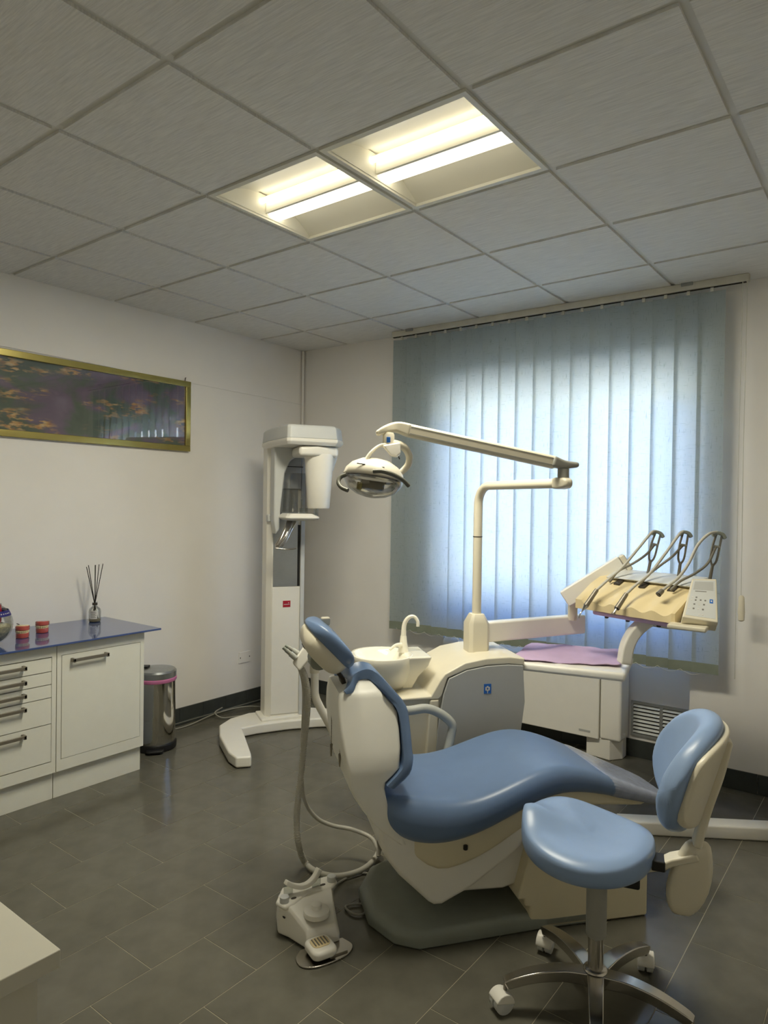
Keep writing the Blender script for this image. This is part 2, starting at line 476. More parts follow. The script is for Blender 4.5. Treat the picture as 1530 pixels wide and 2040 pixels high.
# ceiling: slab, T-bars and boards
cl = struct('ceiling', MB().bb((-0.25, RY0-0.2, 2.9), (RX+0.25, 2.9, 3.0)), M['ceiling_bar'], smooth=False)
GX = [1.66 + 0.6*k for k in range(-2, 6)]
GY = [0.6*k for k in range(-4, 4)]
for x in GX:
    MB().bb((x-0.019, RY0, 2.7385), (x+0.019, 2.40, 2.7585)).build('ceiling_bar', M['ceiling_bar'], cl, smooth=False)
for y in GY:
    MB().bb((0, y-0.019, 2.7390), (RX, y+0.019, 2.7580)).build('ceiling_bar', M['ceiling_bar'], cl, smooth=False)
bx = [0.0] + GX + [RX]; by = [RY0] + GY + [2.37]
pc = {}
G = 0.0125
for i in range(len(bx)-1):
    for j in range(len(by)-1):
        x0, x1, y0, y1 = bx[i], bx[i+1], by[j], by[j+1]
        if 1.6 < x0 < 2.5 and -0.1 < y0 < 0.1: continue
        x0 += G if i else 0; x1 -= G if i < len(bx)-2 else 0; y0 += G if j else 0; y1 -= G if j < len(by)-2 else 0
        key = (round(x1-x0, 3), round(y1-y0, 3))
        if key not in pc:
            o = MB().box((0, 0, 0.008), (x1-x0, y1-y0, 0.018)).build('ceiling_board', M['ceil_panel'], cl, smooth=False)
            pc[key] = o.data
        else:
            o = bpy.data.objects.new('ceiling_board', pc[key]); col.objects.link(o); o.parent = cl
        o.location = ((x0+x1)/2, (y0+y1)/2, 2.7295)

# corner conduit and thin cable along the left wall
tag(MB().tube([(0.016, 2.255, 0.11), (0.016, 2.255, 2.725)], 0.011, 10).build('trim_1', M['wall']), 'thin white conduit running up the room corner', 'conduit', kind='structure')
tag(MB().tube([(0.003, y, 2.345 - 0.0145*(y+0.9)) for y in (-0.9, 0, 0.7, 1.4, 2.0, 2.262)], 0.0028, 6).build('trim_2', M['wall']), 'thin pale cable running along the left wall above the picture', 'cable', kind='structure')

# ================================================================ CEILING LUMINAIRES
def luminaire(cx, label):
    t = thing('ceiling_light', (cx, 0.3, 2.728), 0, label, 'ceiling light', 'square recessed ceiling lights')
    H = 0.293
    f = MB()
    f.bb((-H, -H, 0), (H, -H+0.022, 0.012)).bb((-H, H-0.022, 0), (H, H, 0.012)).bb((-H, -H+0.022, 0), (-H+0.018, H-0.022, 0.012)).bb((H-0.018, -H+0.022, 0), (H, H-0.022, 0.012))
    f.build('frame', M['reflector'], t, smooth=False)
    I = H - 0.02
    for s in (-1, 1):
        prof = []
        for k in range(13):
            q = k / 12
            y = I - q*(I-0.055); z = 0.010 + 0.085*math.sin(q*math.pi*0.5)**0.9
            prof.append((s*y, z))
        mb = MB()
        mb.loft([[(-I, y, z) for y, z in prof], [(I, y, z) for y, z in prof]], cap=False, closed=False)
        mb.build('reflector_wing', M['reflector'], t)
    for s in (-1, 1):
        mb = MB()
        mb.loft([[(s*I, y, z) for y, z in ((-I, 0.01), (I, 0.01))], [(s*(I-0.002), y, z) for y, z in ((-I, 0.10), (I, 0.10))]], cap=False, closed=False)
        mb.build('end_plate', M['reflector'], t, smooth=False)
    MB().bb((-H, -H, 0.105), (H, H, 0.112)).build('housing', M['reflector'], t, smooth=False)
    dp = [(0.098, 0.030), (0.080, 0.021), (0.055, 0.017), (0.030, 0.021), (0.010, 0.030), (0.010, 0.095), (0.098, 0.095)]
    MB().prism(dp, -I+0.003, I-0.003, 'yz').build('tube_diffuser', M['lamp_glow'], t)
    MB().tube([(-I+0.004, -0.030, 0.066), (I-0.004, -0.030, 0.066)], 0.011, 10).build('side_tube', M['lamp_soft'], t)
    MB().bb((-I+0.003, 0.0985, 0.055), (I-0.003, 0.103, 0.10)).build('basket_lip', M['reflector'], t, smooth=False)
    MB().bb((-I+0.003, -0.004, 0.026), (I-0.003, 0.0085, 0.10)).build('spine', M['reflector'], t, smooth=False)
    ld = bpy.data.lights.new('tube_light', 'AREA'); ld.shape = 'RECTANGLE'; ld.size = 0.50; ld.size_y = 0.30
    ld.energy = LAMP_WATTS; ld.color = (1.0, 0.94, 0.76)
    lo_ = bpy.data.objects.new('tube_light', ld); col.objects.link(lo_); lo_.parent = t; lo_.location = (0, 0.02, -0.001)
luminaire(1.96, 'lit square ceiling light of the pair nearer the picture wall')
luminaire(2.56, 'lit square ceiling light of the pair farther from the picture wall')

# ================================================================ VERTICAL BLIND
bl = thing('vertical_blind', wp(2.05, -0.115, 0), WROT, 'pale green fabric vertical blind drawn across the window', 'blind')
BX0, BX1 = -1.07, 1.065
MB().bb((BX0-0.01, -0.022, 2.690), (BX1+0.115, 0.022, 2.728)).build('headrail', M['rail_white'], bl, bevel=0.003)
MB().bb((BX0-0.01, -0.008, 2.687), (BX1+0.10, 0.008, 2.6905)).build('rail_slot', M['gap_dark'], bl, smooth=False)
for x in (-0.93, 0.88):
    MB().bb((x-0.03, -0.030, 2.712), (x+0.03, -0.020, 2.729)).build('rail_bracket', M['vent_grey'], bl, bevel=0.002)
NS = 18; pitch = (BX1-BX0-0.127)/(NS-1)
ZB, ZT = 0.665, 2.668
for k in range(NS):
    cx = BX0 + 0.0635 + pitch*k
    a = R(11 + random.uniform(-2, 2)); hw = 0.0665; bow = 0.006
    if k == NS-1: a = R(4)
    ca, sa = math.cos(a), math.sin(a)
    def sec(z, off=0.0, sway=0.0):
        out = []
        for q in range(7):
            t = -1 + 2*q/6
            x, y = t*hw, bow*(1-t*t) + off + sway
            out.append((cx + x*ca - y*sa, x*sa + y*ca, z))
        return out
    mb = MB(); nz = 6; sw = random.uniform(-0.004, 0.004)
    fr_ = [sec(ZB + (ZT-ZB)*i/nz, 0, sw*(1-i/nz)) for i in range(nz+1)]
    mb.loft(fr_, cap=False, closed=False)
    s_ = mb.build('slat', M['blind_fabric'], bl)
    hb = MB()
    f1, f2 = sec(ZB-0.042, -0.004, sw), sec(ZB-0.042, 0.004, sw)
    g1, g2 = sec(ZB+0.012, -0.004, sw), sec(ZB+0.012, 0.004, sw)
    hb.loft([f1 + f2[::-1], g1 + g2[::-1]])
    hb.build('weight_pocket', M['blind_hem'], s_)
    MB().bb((cx-0.008, -0.004, ZT-0.002), (cx+0.008, 0.004, 2.692)).build('slat_hook', M['rail_white'], s_, smooth=False)
# link chain between the slat weights
for sgn in (-1, 1):
    pts = []
    for k in range(NS-1):
        xa = BX0 + 0.0635 + pitch*k
        for q in range(6):
            t = q/6; pts.append((xa + pitch*t, sgn*0.022, ZB - 0.03 - 0.022*math.sin(math.pi*t)))
    MB().tube(pts, 0.0013, 5).build('link_chain', M['rail_white'], bl)
# control cords and their weight
for dx, zz in ((1.150, 0.62), (1.172, 1.04)):
    MB().tube([(dx, -0.012, 2.69), (dx - 0.004, -0.012, 1.8), (dx, -0.012, zz)], 0.0019, 6).build('control_cord', M['rail_white'], bl)
MB().lathe([(0.006, 0), (0.016, 0.006), (0.0175, 0.05), (0.014, 0.125), (0.008, 0.135)], (1.174, -0.012, 0.925), 14, sx=1.0, sy=0.7).build('cord_weight', M['cream'], bl)

# ================================================================ WALL FITTINGS
# framed picture
pic = thing('framed_picture', (0.0, 0.36, 1.845), 0, 'long gold framed abstract print with dark purple and green blotches', 'picture')
y0, y1, z0, z1, fwid = -0.81, 0.808, 0.0, 0.472, 0.038
for nm, a, b in (('frame_rail', (0.002, y0, z0), (0.026, y1, z0+fwid)), ('frame_rail', (0.002, y0, z1-fwid), (0.026, y1, z1)),
                 ('frame_stile', (0.002, y0, z0+fwid), (0.026, y0+fwid, z1-fwid)), ('frame_stile', (0.002, y1-fwid, z0+fwid), (0.026, y1, z1-fwid))):
    MB().bb(a, b).build(nm, M['brass'], pic, bevel=0.003)
MB().bb((0.003, y0+fwid, z0+fwid), (0.010, y1-fwid, z1-fwid)).build('print', M['painting'], pic, smooth=False)
MB().bb((0.0135, y0+fwid, z0+fwid), (0.0150, y1-fwid, z1-fwid)).build('glazing', M['picture_glass'], pic, smooth=False)
MB().tube([(0.004, y1-0.035, z1-0.004), (0.008, y1-0.035, z1+0.022), (0.014, y1-0.035, z1+0.024)], 0.003, 6).build('hook', M['black'], pic)

# socket plate
so = thing('wall_socket', (0, 1.688, 0.315), 0, 'white blank socket plate low on the left wall', 'socket')
MB().bb((0.0005, -0.056, 0), (0.008, 0.056, 0.082)).build('plate', M['wall'], so, bevel=0.003)
for y in (-0.044, 0.044):
    MB().bb((0.007, y-0.003, 0.036), (0.0088, y+0.003, 0.046)).build('screw', M['gap_dark'], so, smooth=False)

# floor cable duct with cables, left wall
du = thing('cable_duct', (0.0, 1.5, 0), 0, 'low grey cable duct along the foot of the left wall', 'cable duct')
MB().bb((0.012, -0.75, 0.0), (0.040, 0.70, 0.022)).build('duct_body', M['skirt'], du, bevel=0.003)
MB().bb((0.0385, -0.75, 0.016), (0.0415, 0.70, 0.0195)).build('duct_edge', M['cable'], du, smooth=False)
c1 = [(0.06, 0.85, 0.006), (0.10, 1.1, 0.006), (0.07, 1.35, 0.02), (0.12, 1.55, 0.035), (0.2, 1.66, 0.03), (0.36, 1.72, 0.02), (0.52, 1.76, 0.03)]
tag(MB().tube(smooth_path(c1), 0.0045, 8).build('power_cable', M['cable']), 'pale cable lying along the skirting behind the x-ray machine, straighter one', 'cable')
c2 = [(0.055, 1.44, 0.045), (0.10, 1.34, 0.04), (0.16, 1.36, 0.012), (0.2, 1.46, 0.008), (0.28, 1.56, 0.008), (0.40, 1.62, 0.02)]
tag(MB().tube(smooth_path(c2), 0.0045, 8).build('power_cable', M['cable']), 'pale cable bent into a hook beside the x-ray machine base', 'cable')

# ventilation grille in the window niche
gr = thing('vent_grille', wp(2.77, NDEP, 0.13), WROT, 'grey louvred ventilation grille beside the fan coil unit', 'vent')
GW, GH = 0.175, 0.21
g = MB()
g.bb((-GW, -0.012, 0), (GW, -0.001, 0.016)).bb((-GW, -0.012, GH-0.016), (GW, -0.001, GH)).bb((-GW, -0.012, 0.016), (-GW+0.014, -0.001, GH-0.016)).bb((GW-0.014, -0.012, 0.016), (GW, -0.001, GH-0.016)).bb((-0.009, -0.012, 0.016), (0.009, -0.001, GH-0.016))
g.build('grille_frame', M['vent_grey'], gr, smooth=False)
MB().bb((-GW+0.01, -0.003, 0.01), (GW-0.01, -0.001, GH-0.01)).build('grille_back', M['gap_dark'], gr, smooth=False)
for k in range(8):
    for s in (-1, 1):
        z = 0.028 + k*0.0222
        x0, x1 = (0.009, GW-0.014) if s > 0 else (-GW+0.014, -0.009)
        MB().hexa([(x0, -0.015, z-0.006), (x1, -0.015, z-0.006), (x1, -0.004, z+0.007), (x0, -0.004, z+0.007)], [(x0, -0.013, z-0.008), (x1, -0.013, z-0.008), (x1, -0.002, z+0.005), (x0, -0.002, z+0.005)]).build('louvre', M['vent_grey'], gr, smooth=False)

# fan coil unit
fc = thing('fan_coil_unit', wp(2.05, 0.04, 0), WROT, 'white floor-standing fan coil heater under the window', 'heater')
MB().prism([(-0.065, 0.115), (0.10, 0.115), (0.10, 0.60), (-0.03, 0.60), (-0.065, 0.565)], -0.56, 0.405, 'yz').build('casing', M['device_white'], fc, bevel=0.006)
MB().prism([(-0.060, 0.118), (0.10, 0.115), (0.10, 0.60), (-0.03, 0.60), (-0.060, 0.565)], 0.408, 0.535, 'yz').build('end_cover', M['device_white'], fc, bevel=0.018, bseg=4)
MB().prism([(-0.069, 0.118), (0.10, 0.115), (0.10, 0.60), (-0.03, 0.60), (-0.060, 0.565)], -0.70, -0.562, 'yz').build('end_cover', M['device_white'], fc, bevel=0.018, bseg=4)
for x in (0.41, -0.62):
    MB().prism([(x-0.09, -0.03), (x+0.06, -0.055), (x+0.115, 0.02), (x+0.115, 0.09), (x-0.09, 0.09)], 0.001, 0.12, 'xy').build('foot', M['device_white'], fc, bevel=0.004)
for k in range(9):
    MB().bb((-0.52, -0.02 + k*0.012, 0.600), (0.37, -0.014 + k*0.012, 0.604)).build('outlet_slat', M['unit_grey'], fc, smooth=False)
MB().bb((0.285, -0.0665, 0.147), (0.355, -0.0655, 0.159)).build('name_plate', M['unit_grey'], fc, smooth=False)

# ================================================================ CABINETS ON THE LEFT
def bar_handle(parent, yc, z, ln, x=0.536):
    h = MB()
    h.bb((x+0.024, yc-ln/2, z-0.008), (x+0.034, yc+ln/2, z+0.008))
    for s in (-1, 1):
        h.bb((x, yc+s*(ln/2-0.006)-0.006, z-0.011), (x+0.034, yc+s*(ln/2-0.006)+0.006, z+0.009))
    return h.build('handle', M['handle_metal'], parent, bevel=0.0015, label='brushed metal bar handle')

def cabinet(name, ya, yb, label):
    t = thing(name, (0, (ya+yb)/2, 0), 0, label, 'cabinet', 'white cabinets under the blue worktop')
    h = (yb-ya)/2 - 0.001
    b = MB()
    b.bb((0.012, -h, 0.14), (0.52, h, 0.782))
    b.bb((0.52, -h, 0.725), (0.535, h, 0.782)).bb((0.52, -h, 0.14), (0.535, h, 0.198)).bb((0.52, -h, 0.198), (0.535, -h+0.022, 0.725)).bb((0.52, h-0.022, 0.198), (0.535, h, 0.725))
    b.build('carcass', M['cab_white'], t, smooth=False)
    MB().bb((0.5202, -h+0.022, 0.198), (0.522, h-0.022, 0.725)).build('shadow_gap', M['gap_dark'], t, smooth=False)
    MB().bb((0.015, -h, 0.0), (0.505, h, 0.139)).build('plinth', M['cab_white'], t, smooth=False)
    return t, h
t, h = cabinet('base_cabinet', -0.005, 0.49, 'white base cabinet with one large door, at the worktop end beside the bin')
d = MB().bb((0.522, -h+0.0245, 0.2005), (0.536, h-0.0245, 0.7225)).build('door', M['cab_white'], t, smooth=False)
bar_handle(d, -0.08, 0.694, 0.195)
t, h = cabinet('drawer_cabinet', -0.505, -0.007, 'white drawer cabinet with five drawer fronts and metal bar handles')
zz = [0.7225, 0.652, 0.588, 0.522, 0.391, 0.2005]
for k in range(5):
    d = MB().bb((0.522, -h+0.0245, zz[k+1]+0.0022), (0.536, h-0.0248, zz[k]-0.0022)).build('drawer', M['cab_white'], t, smooth=False)
    bar_handle(d, -0.008, zz[k]-0.026, 0.195)
tag(MB().bb((0.001, -0.520, 0.783), (0.580, 0.568, 0.793)).build('worktop', M['blue_glass'], bevel=0.0015), 'glossy blue glass worktop on the white cabinets', 'worktop')
WT = 0.793

# reed diffuser
rd = thing('reed_diffuser', (0.125, 0.43, WT), 0, 'glass reed diffuser bottle with dark sticks on the blue worktop', 'diffuser')
MB().lathe([(0.030, 0.0), (0.034, 0.004), (0.034, 0.062), (0.030, 0.078), (0.016, 0.090), (0.012, 0.094), (0.012, 0.112), (0.015, 0.114), (0.015, 0.117)], seg=24).build('bottle', M['jar_glass'], rd)
MB().lathe([(0.028, 0.003), (0.031, 0.006), (0.031, 0.018), (0.0305, 0.019)], seg=24).build('oil', M['oil'], rd)
MB().lathe([(0.0135, 0.099), (0.0145, 0.100), (0.0145, 0.110), (0.0135, 0.111)], seg=18).build('collar', M['dark_brown'], rd)
va = R(-42); lb = MB()
rows = [[(0.0352*math.cos(va+R(p)), 0.0352*math.sin(va+R(p)), z) for p in (-34, -20, -7, 7, 20, 34)] for z in (0.022, 0.070)]
lb.loft(rows, cap=False, closed=False)
lo = lb.build('label', M['label_white'], rd, label='pale paper label with grey lines')
for k in range(6):
    q = MB(); z = 0.028 + 0.0068*k
    q.loft([[(0.0356*math.cos(va+R(p)), 0.0356*math.sin(va+R(p)), zz_) for p in (-27, -13, 0, 13, 25 - 8*(k % 2))] for zz_ in (z, z+0.003)], cap=False, closed=False)
    q.build('label_line', M['label_grey'], lo)
for dx, dy, hh in ((-0.01, -0.048, 0.325), (0.0, -0.042, 0.335), (0.02, -0.012, 0.335), (0.01, -0.004, 0.335), (-0.01, 0.030, 0.335), (0.015, 0.040, 0.34)):
    MB().tube([(-dx*0.4, -dy*0.4, 0.008), (dx, dy, hh)], 0.0021, 6).build('reed', M['reed'], rd)

# jaw models
def jaw(name, loc, rz, tilt, label, open_=0.0):
    t = thing(name, loc, rz, label, 'jaw model', 'jaw models on the blue worktop')
    def arch(r0, n=16):
        return [(r0*math.cos(R(-100 + 200*k/n)), r0*0.95*math.sin(R(-100 + 200*k/n))) for k in range(n+1)]
    lo_ = [(-0.022, -0.024), (-0.022, 0.024)]
    lower = arch(0.032) + [(-0.02, 0.030), (-0.02, -0.030)]
    MB().prism(lower, 0.0, 0.027, 'xy').build('lower_gum', M['gum'], t, bevel=0.004)
    MT = Matrix.Translation((0, 0, 0.0385)) @ Matrix.Rotation(tilt, 4, 'Y')
    up = MB().prism([(x*1.08, y*1.08) for x, y in lower], 0.0, 0.023, 'xy', MT)
    up.build('upper_gum', M['gum'], t, bevel=0.004)
    for k in range(12):
        a = R(-88 + 176*k/11)
        MB().box((0.0285*math.cos(a), 0.027*math.sin(a), 0.0290), (0.006, 0.0062, 0.008), rz=a).build('tooth', M['teeth'], t, bevel=0.0012, bseg=1)
        MB().box((0.031*math.cos(a), 0.0295*math.sin(a), 0.0358), (0.006, 0.0068, 0.008), rz=a).build('tooth', M['teeth'], t, bevel=0.0012, bseg=1)
    MB().bb((-0.026, -0.02, 0.004), (-0.020, 0.02, 0.05)).build('hinge', M['brass'], t, bevel=0.001)
    return t
j1 = jaw('jaw_model', (0.29, -0.062, WT), R(-35), R(-4), 'red jaw model nearer the glass jar, with a pale top and wire hinge')
MB().prism([(0.031*math.cos(R(a)), 0.030*math.sin(R(a))) for a in range(0, 360, 24)], 0.0610, 0.0640, 'xy', Matrix.Rotation(R(-4), 4, 'Y')).build('plaster_top', M['teeth'], j1, bevel=0.001)
MB().tube(smooth_path([(-0.022, 0.03, 0.01), (-0.035, 0.0, 0.03), (-0.04, -0.02, 0.060), (-0.02, -0.03, 0.070), (0.0, -0.015, 0.068)]), 0.0018, 6).build('hinge_wire', M['dark_brown'], j1)
jaw('jaw_model', (0.225, 0.072, WT), R(-40), R(-5), 'red jaw model with pale teeth, the one nearer the diffuser')

# glass jar at the photo's left edge
jar = thing('glass_jar', (0.365, -0.258, WT), 0, 'round glass jar with sand, red decoration and blue ribbon at the left edge', 'jar')
JS = 1.17
pr_ = [(0.035, 0.0)] + [(0.092*math.sin(R(a)), 0.088 - 0.088*math.cos(R(a))) for a in range(28, 150, 10)] + [(0.048, 0.172)]
def js(p): return [(r*JS, z*JS) for r, z in p]
MB().lathe(js(pr_), seg=28).build('bowl', M['jar_glass'], jar)
MB().lathe(js([(0.030, 0.003)] + [(0.086*math.sin(R(a)), 0.088 - 0.085*math.cos(R(a))) for a in range(28, 92, 8)] + [(0.05, 0.092), (0.002, 0.095)]), seg=24).build('sand', M['sand'], jar)
MB().lathe(js([(0.02, 0.09), (0.028, 0.10), (0.028, 0.165), (0.02, 0.175), (0.004, 0.18)]), (0.012, 0.020, 0), 16).build('red_figure', M['red'], jar)
MB().lathe(js([(0.0830, 0.124), (0.0735, 0.146), (0.0745, 0.147), (0.0842, 0.125)]), seg=28).build('ribbon', M['ribbon'], jar)
for k in range(14):
    a = R(-60 + 8*k); MB().box((0.0798*JS*math.cos(a), 0.0798*JS*math.sin(a), 0.1355*JS), (0.002, 0.006, 0.005), rz=a).build('ribbon_letter', M['label_white'], jar, smooth=False)

# pedal bin
pb = thing('pedal_bin', (0.265, 0.752, 0), R(-35), 'polished steel pedal bin with pink bag edge beside the cabinet', 'bin')
MB().lathe([(0.118, 0.0), (0.124, 0.004), (0.126, 0.035), (0.121, 0.045)], seg=36).build('base_ring', M['black'], pb, bevel=0.002)
MB().lathe([(0.117, 0.046), (0.117, 0.425), (0.112, 0.428)], seg=40).build('body', M['chrome'], pb)
MB().lathe([(0.1185, 0.412), (0.1225, 0.418), (0.1225, 0.432), (0.1185, 0.436)], seg=36).build('bag_edge', M['pink'], pb)
MB().lathe([(0.120, 0.437), (0.121, 0.470), (0.112, 0.480), (0.06, 0.486), (0.004, 0.487)], seg=40).build('lid', M['brushed'], pb)
_h = Matrix.Rotation(R(72), 4, 'Z')
MB().strip([_h @ Vector(p) for p in ((-0.112, 0, 0.476), (-0.085, 0, 0.492), (-0.045, 0, 0.492))], 0.05, 0.012).build('lid_handle', M['black'], pb, bevel=0.002)
MB().prism(rrect(0.034, 0.05, 0.02, cx=0.125), 0.012, 0.024, 'xy').build('pedal', M['black'], pb, bevel=0.003)
# white desk corner near the camera
dk = thing('white_desk', (2.42, -1.6, 0), 0, 'corner of a white desk at the bottom left of the photo', 'desk')
MB().bb((-0.9, -0.9, 0.75), (0.415, 0.418, 0.78)).build('desk_top', M['desk_dim_white'], dk, bevel=0.002)
MB().bb((-0.88, -0.88, 0.0), (0.385, 0.395, 0.75)).build('desk_body', M['desk_dim_white'], dk, smooth=False)

# white floor bar on the right
fbp0, fbp1 = Vector((2.86, 1.475, 0)), Vector((4.1, 2.28, 0))
fbm = (fbp0+fbp1)/2; fba = math.atan2((fbp1-fbp0).y, (fbp1-fbp0).x); fl_ = (fbp1-fbp0).length
fb = thing('floor_bar', fbm, fba, 'long white rectangular bar lying on the floor behind the stool', 'bar')
MB().prism(rrect(0.045, 0.03, 0.008, 3, cy=0.031), -fl_/2, fl_/2, 'yz').build('bar_body', M['device_white'], fb)
MB().bb((fl_/2, -0.043, 0.003), (fl_/2+0.006, 0.043, 0.059)).build('end_cap', M['grey_white'], fb, bevel=0.002)

# ================================================================ PANORAMIC X-RAY MACHINE
xr = thing('panoramic_xray_machine', (0.617, 1.503, 0), R(59.74), 'tall white panoramic dental x-ray machine in the corner', 'x-ray machine')
# base: a curved foot with two forward arms
out = [(-0.43, -0.60), (-0.345, -0.615), (-0.335, -0.55), (-0.30, -0.10), (-0.20, -0.075), (0, -0.06), (0.20, -0.075), (0.30, -0.10), (0.335, -0.55), (0.345, -0.615), (0.43, -0.60), (0.455, -0.50), (0.46, -0.20), (0.43, 0.0), (0.34, 0.12), (0.2, 0.20), (-0.2, 0.20), (-0.34, 0.12), (-0.43, 0.0), (-0.46, -0.20), (-0.455, -0.50)]
MB().prism(out, 0.004, 0.068, 'xy').build('base', M['device_white'], xr, bevel=0.012, bseg=3)
MB().prism([(-0.16, -0.03), (0.16, -0.03), (0.16, 0.17), (-0.16, 0.17)], 0.066, 0.085, 'xy').build('base_plate', M['device_white'], xr, bevel=0.006)
MB().prism([(-0.128, 0.04), (-0.098, 0.0), (0.098, 0.0), (0.112, 0.02), (0.112, 0.16), (-0.128, 0.16)], 0.08, 1.90, 'xy').build('column', M['device_white'], xr, bevel=0.004)
MB().bb((-0.096, -0.006, 0.10), (0.093, 0.0, 0.945)).build('front_panel', M['device_white'], xr, bevel=0.003)
MB().bb((-0.090, -0.003, 0.95), (0.074, 0.0, 1.86)).build('metal_plate', M['brushed'], xr, smooth=False)
MB().bb((0.075, -0.004, 0.95), (0.092, 0.0, 1.36)).build('slot', M['black'], xr, smooth=False)
MB().bb((0.094, -0.012, 0.085), (0.122, 0.03, 1.88)).build('side_rail', M['grey_white'], xr, bevel=0.004)
MB().bb((-0.13, -0.004, 1.38), (-0.10, 0.06, 1.43)).build('side_catch', M['grey_white'], xr, bevel=0.008)
bd = MB().bb((-0.022, -0.0075, 0.812), (0.029, -0.006, 0.855)).build('badge', M['red'], xr, smooth=False, label='small red maker badge')
MB().bb((-0.016, -0.0085, 0.8285), (0.023, -0.0075, 0.8325)).build('badge_lettering', M['label_white'], bd, smooth=False)
MB().bb((0.014, -0.0085, 0.838), (0.019, -0.0075, 0.843)).build('badge_mark', M['label_white'], bd, smooth=False)
# carriage: a C of plastic in front of the column
MB().prism([(-0.10, 1.30), (-0.075, 1.33), (-0.07, 1.46), (-0.045, 1.70), (-0.01, 1.78), (0.09, 1.84), (0.09, 1.90), (-0.115, 1.90), (-0.115, 1.40)], -0.11, 0.0, 'xz').build('carriage', M['grey_white'], xr, bevel=0.012, bseg=3)
MB().bb((-0.06, -0.02, 1.60), (0.09, -0.004, 1.86)).build('carriage_back', M['unit_grey'], xr, bevel=0.004)
MB().bb((-0.05, -0.03, 1.745), (0.10, -0.016, 1.749)).build('carriage_gap', M['gap_dark'], xr, smooth=False)
# head cap
cap_o = [(-0.148, -0.05), (-0.105, -0.385), (-0.085, -0.40), (0.215, -0.40), (0.285, -0.30), (0.30, -0.12), (0.22, 0.04), (0.1, 0.16), (-0.14, 0.16)]
def scaled(pl, s, cx=0.03, cy=-0.14): return [(cx+(x-cx)*s, cy+(y-cy)*s) for x, y in pl]
cm = MB(); cm.loft([[(x, y, z) for x, y in scaled(cap_o, s)] for z, s in ((1.865, 0.93), (1.885, 1.0), (1.905, 1.0))])
cm.build('head_rim', M['device_white'], xr, bevel=0.004)
cm = MB(); cm.loft([[(x, y, z) for x, y in scaled(cap_o, s)] for z, s in ((1.905, 0.985), (1.975, 0.955), (1.990, 0.90))])
cm.build('head_cap', M['grey_white'], xr, bevel=0.006)
# rotating arm
MB().prism([(-0.02, -0.36), (0.10, -0.38), (0.24, -0.34), (0.275, -0.22), (0.22, -0.1), (0.0, -0.1)], 1.80, 1.862, 'xy').build('rotating_arm', M['device_white'], xr, bevel=0.02, bseg=3)
MB().lathe([(0.045, 1.478), (0.065, 1.474), (0.070, 1.482), (0.082, 1.66), (0.092, 1.80), (0.09, 1.815)], (0.135, -0.27, 0), 28, sx=1.0, sy=1.15).build('tube_head', M['device_white'], xr)
MB().lathe([(0.035, 1.70), (0.06, 1.72), (0.085, 1.80), (0.08, 1.815)], (0.20, -0.17, 0), 20).build('tube_collar', M['device_white'], xr)
MB().loft([[(-0.055, -0.09, 1.45), (-0.03, -0.15, 1.45), (0.03, -0.17, 1.45), (0.09, -0.15, 1.45)], [(-0.04, -0.09, 1.70), (-0.015, -0.14, 1.70), (0.03, -0.155, 1.70), (0.09, -0.14, 1.70)]], cap=False, closed=False).build('face_shield', M['smoke'], xr)
# chin table, bite post, temple rests
cm = MB(); cm.loft([[(x, y, z) for x, y in pl] for z, pl in ((1.395, rrect(0.085, 0.10, 0.03, cx=0.03, cy=-0.17)), (1.41, rrect(0.112, 0.125, 0.03, cx=0.03, cy=-0.17)), (1.418, rrect(0.112, 0.125, 0.03, cx=0.03, cy=-0.17)), (1.44, rrect(0.085, 0.10, 0.025, cx=0.03, cy=-0.17)))])
cm.build('chin_table', M['device_white'], xr, bevel=0.003)
MB().bb((0.04, -0.20, 1.438), (0.085, -0.16, 1.475)).build('chin_rest', M['clear_acrylic'], xr, bevel=0.003)
MB().bb((0.045, -0.185, 1.475), (0.055, -0.175, 1.53)).build('bite_post', M['clear_acrylic'], xr, bevel=0.002)
MB().lathe([(0.008, 1.40), (0.010, 1.41), (0.010, 1.50)], (0.155, -0.17, 0), 12).build('temple_rest', M['clear_acrylic'], xr)
MB().lathe([(0.008, 1.43), (0.010, 1.44), (0.010, 1.53)], (0.118, -0.26, 0), 12).build('temple_rest', M['clear_acrylic'], xr)
pts = smooth_path([(0.0, -0.14, 1.395), (-0.035, -0.19, 1.35), (-0.075, -0.215, 1.28), (-0.115, -0.22, 1.222)], 6)
MB().strip(pts, lambda t: 0.062 - 0.010*t, 0.024, side=(1, 0.25, 0)).build('grip', M['alu'], xr, bevel=0.010, bseg=4)
MB().strip([p + Vector((0.006, -0.013, 0.004)) for p in pts], 0.014, 0.010, side=(1, 0.25, 0)).build('grip_ridge', M['chrome'], xr, bevel=0.004)
MB().strip(smooth_path([(-0.13, -0.22, 1.222), (-0.06, -0.235, 1.214), (0.0, -0.225, 1.218)], 5), 0.03, 0.008).build('grip_bar', M['alu'], xr, bevel=0.003)

# ================================================================ DENTAL CHAIR
TH = R(50); AV = Vector((math.cos(TH), math.sin(TH), 0)); WV = Vector((math.sin(TH), -math.cos(TH), 0))
CO = AV*2.2 + WV*1.64
ch = thing('dental_chair', CO, TH, 'blue upholstered dental chair with white shell on a grey floor plate', 'dental chair')
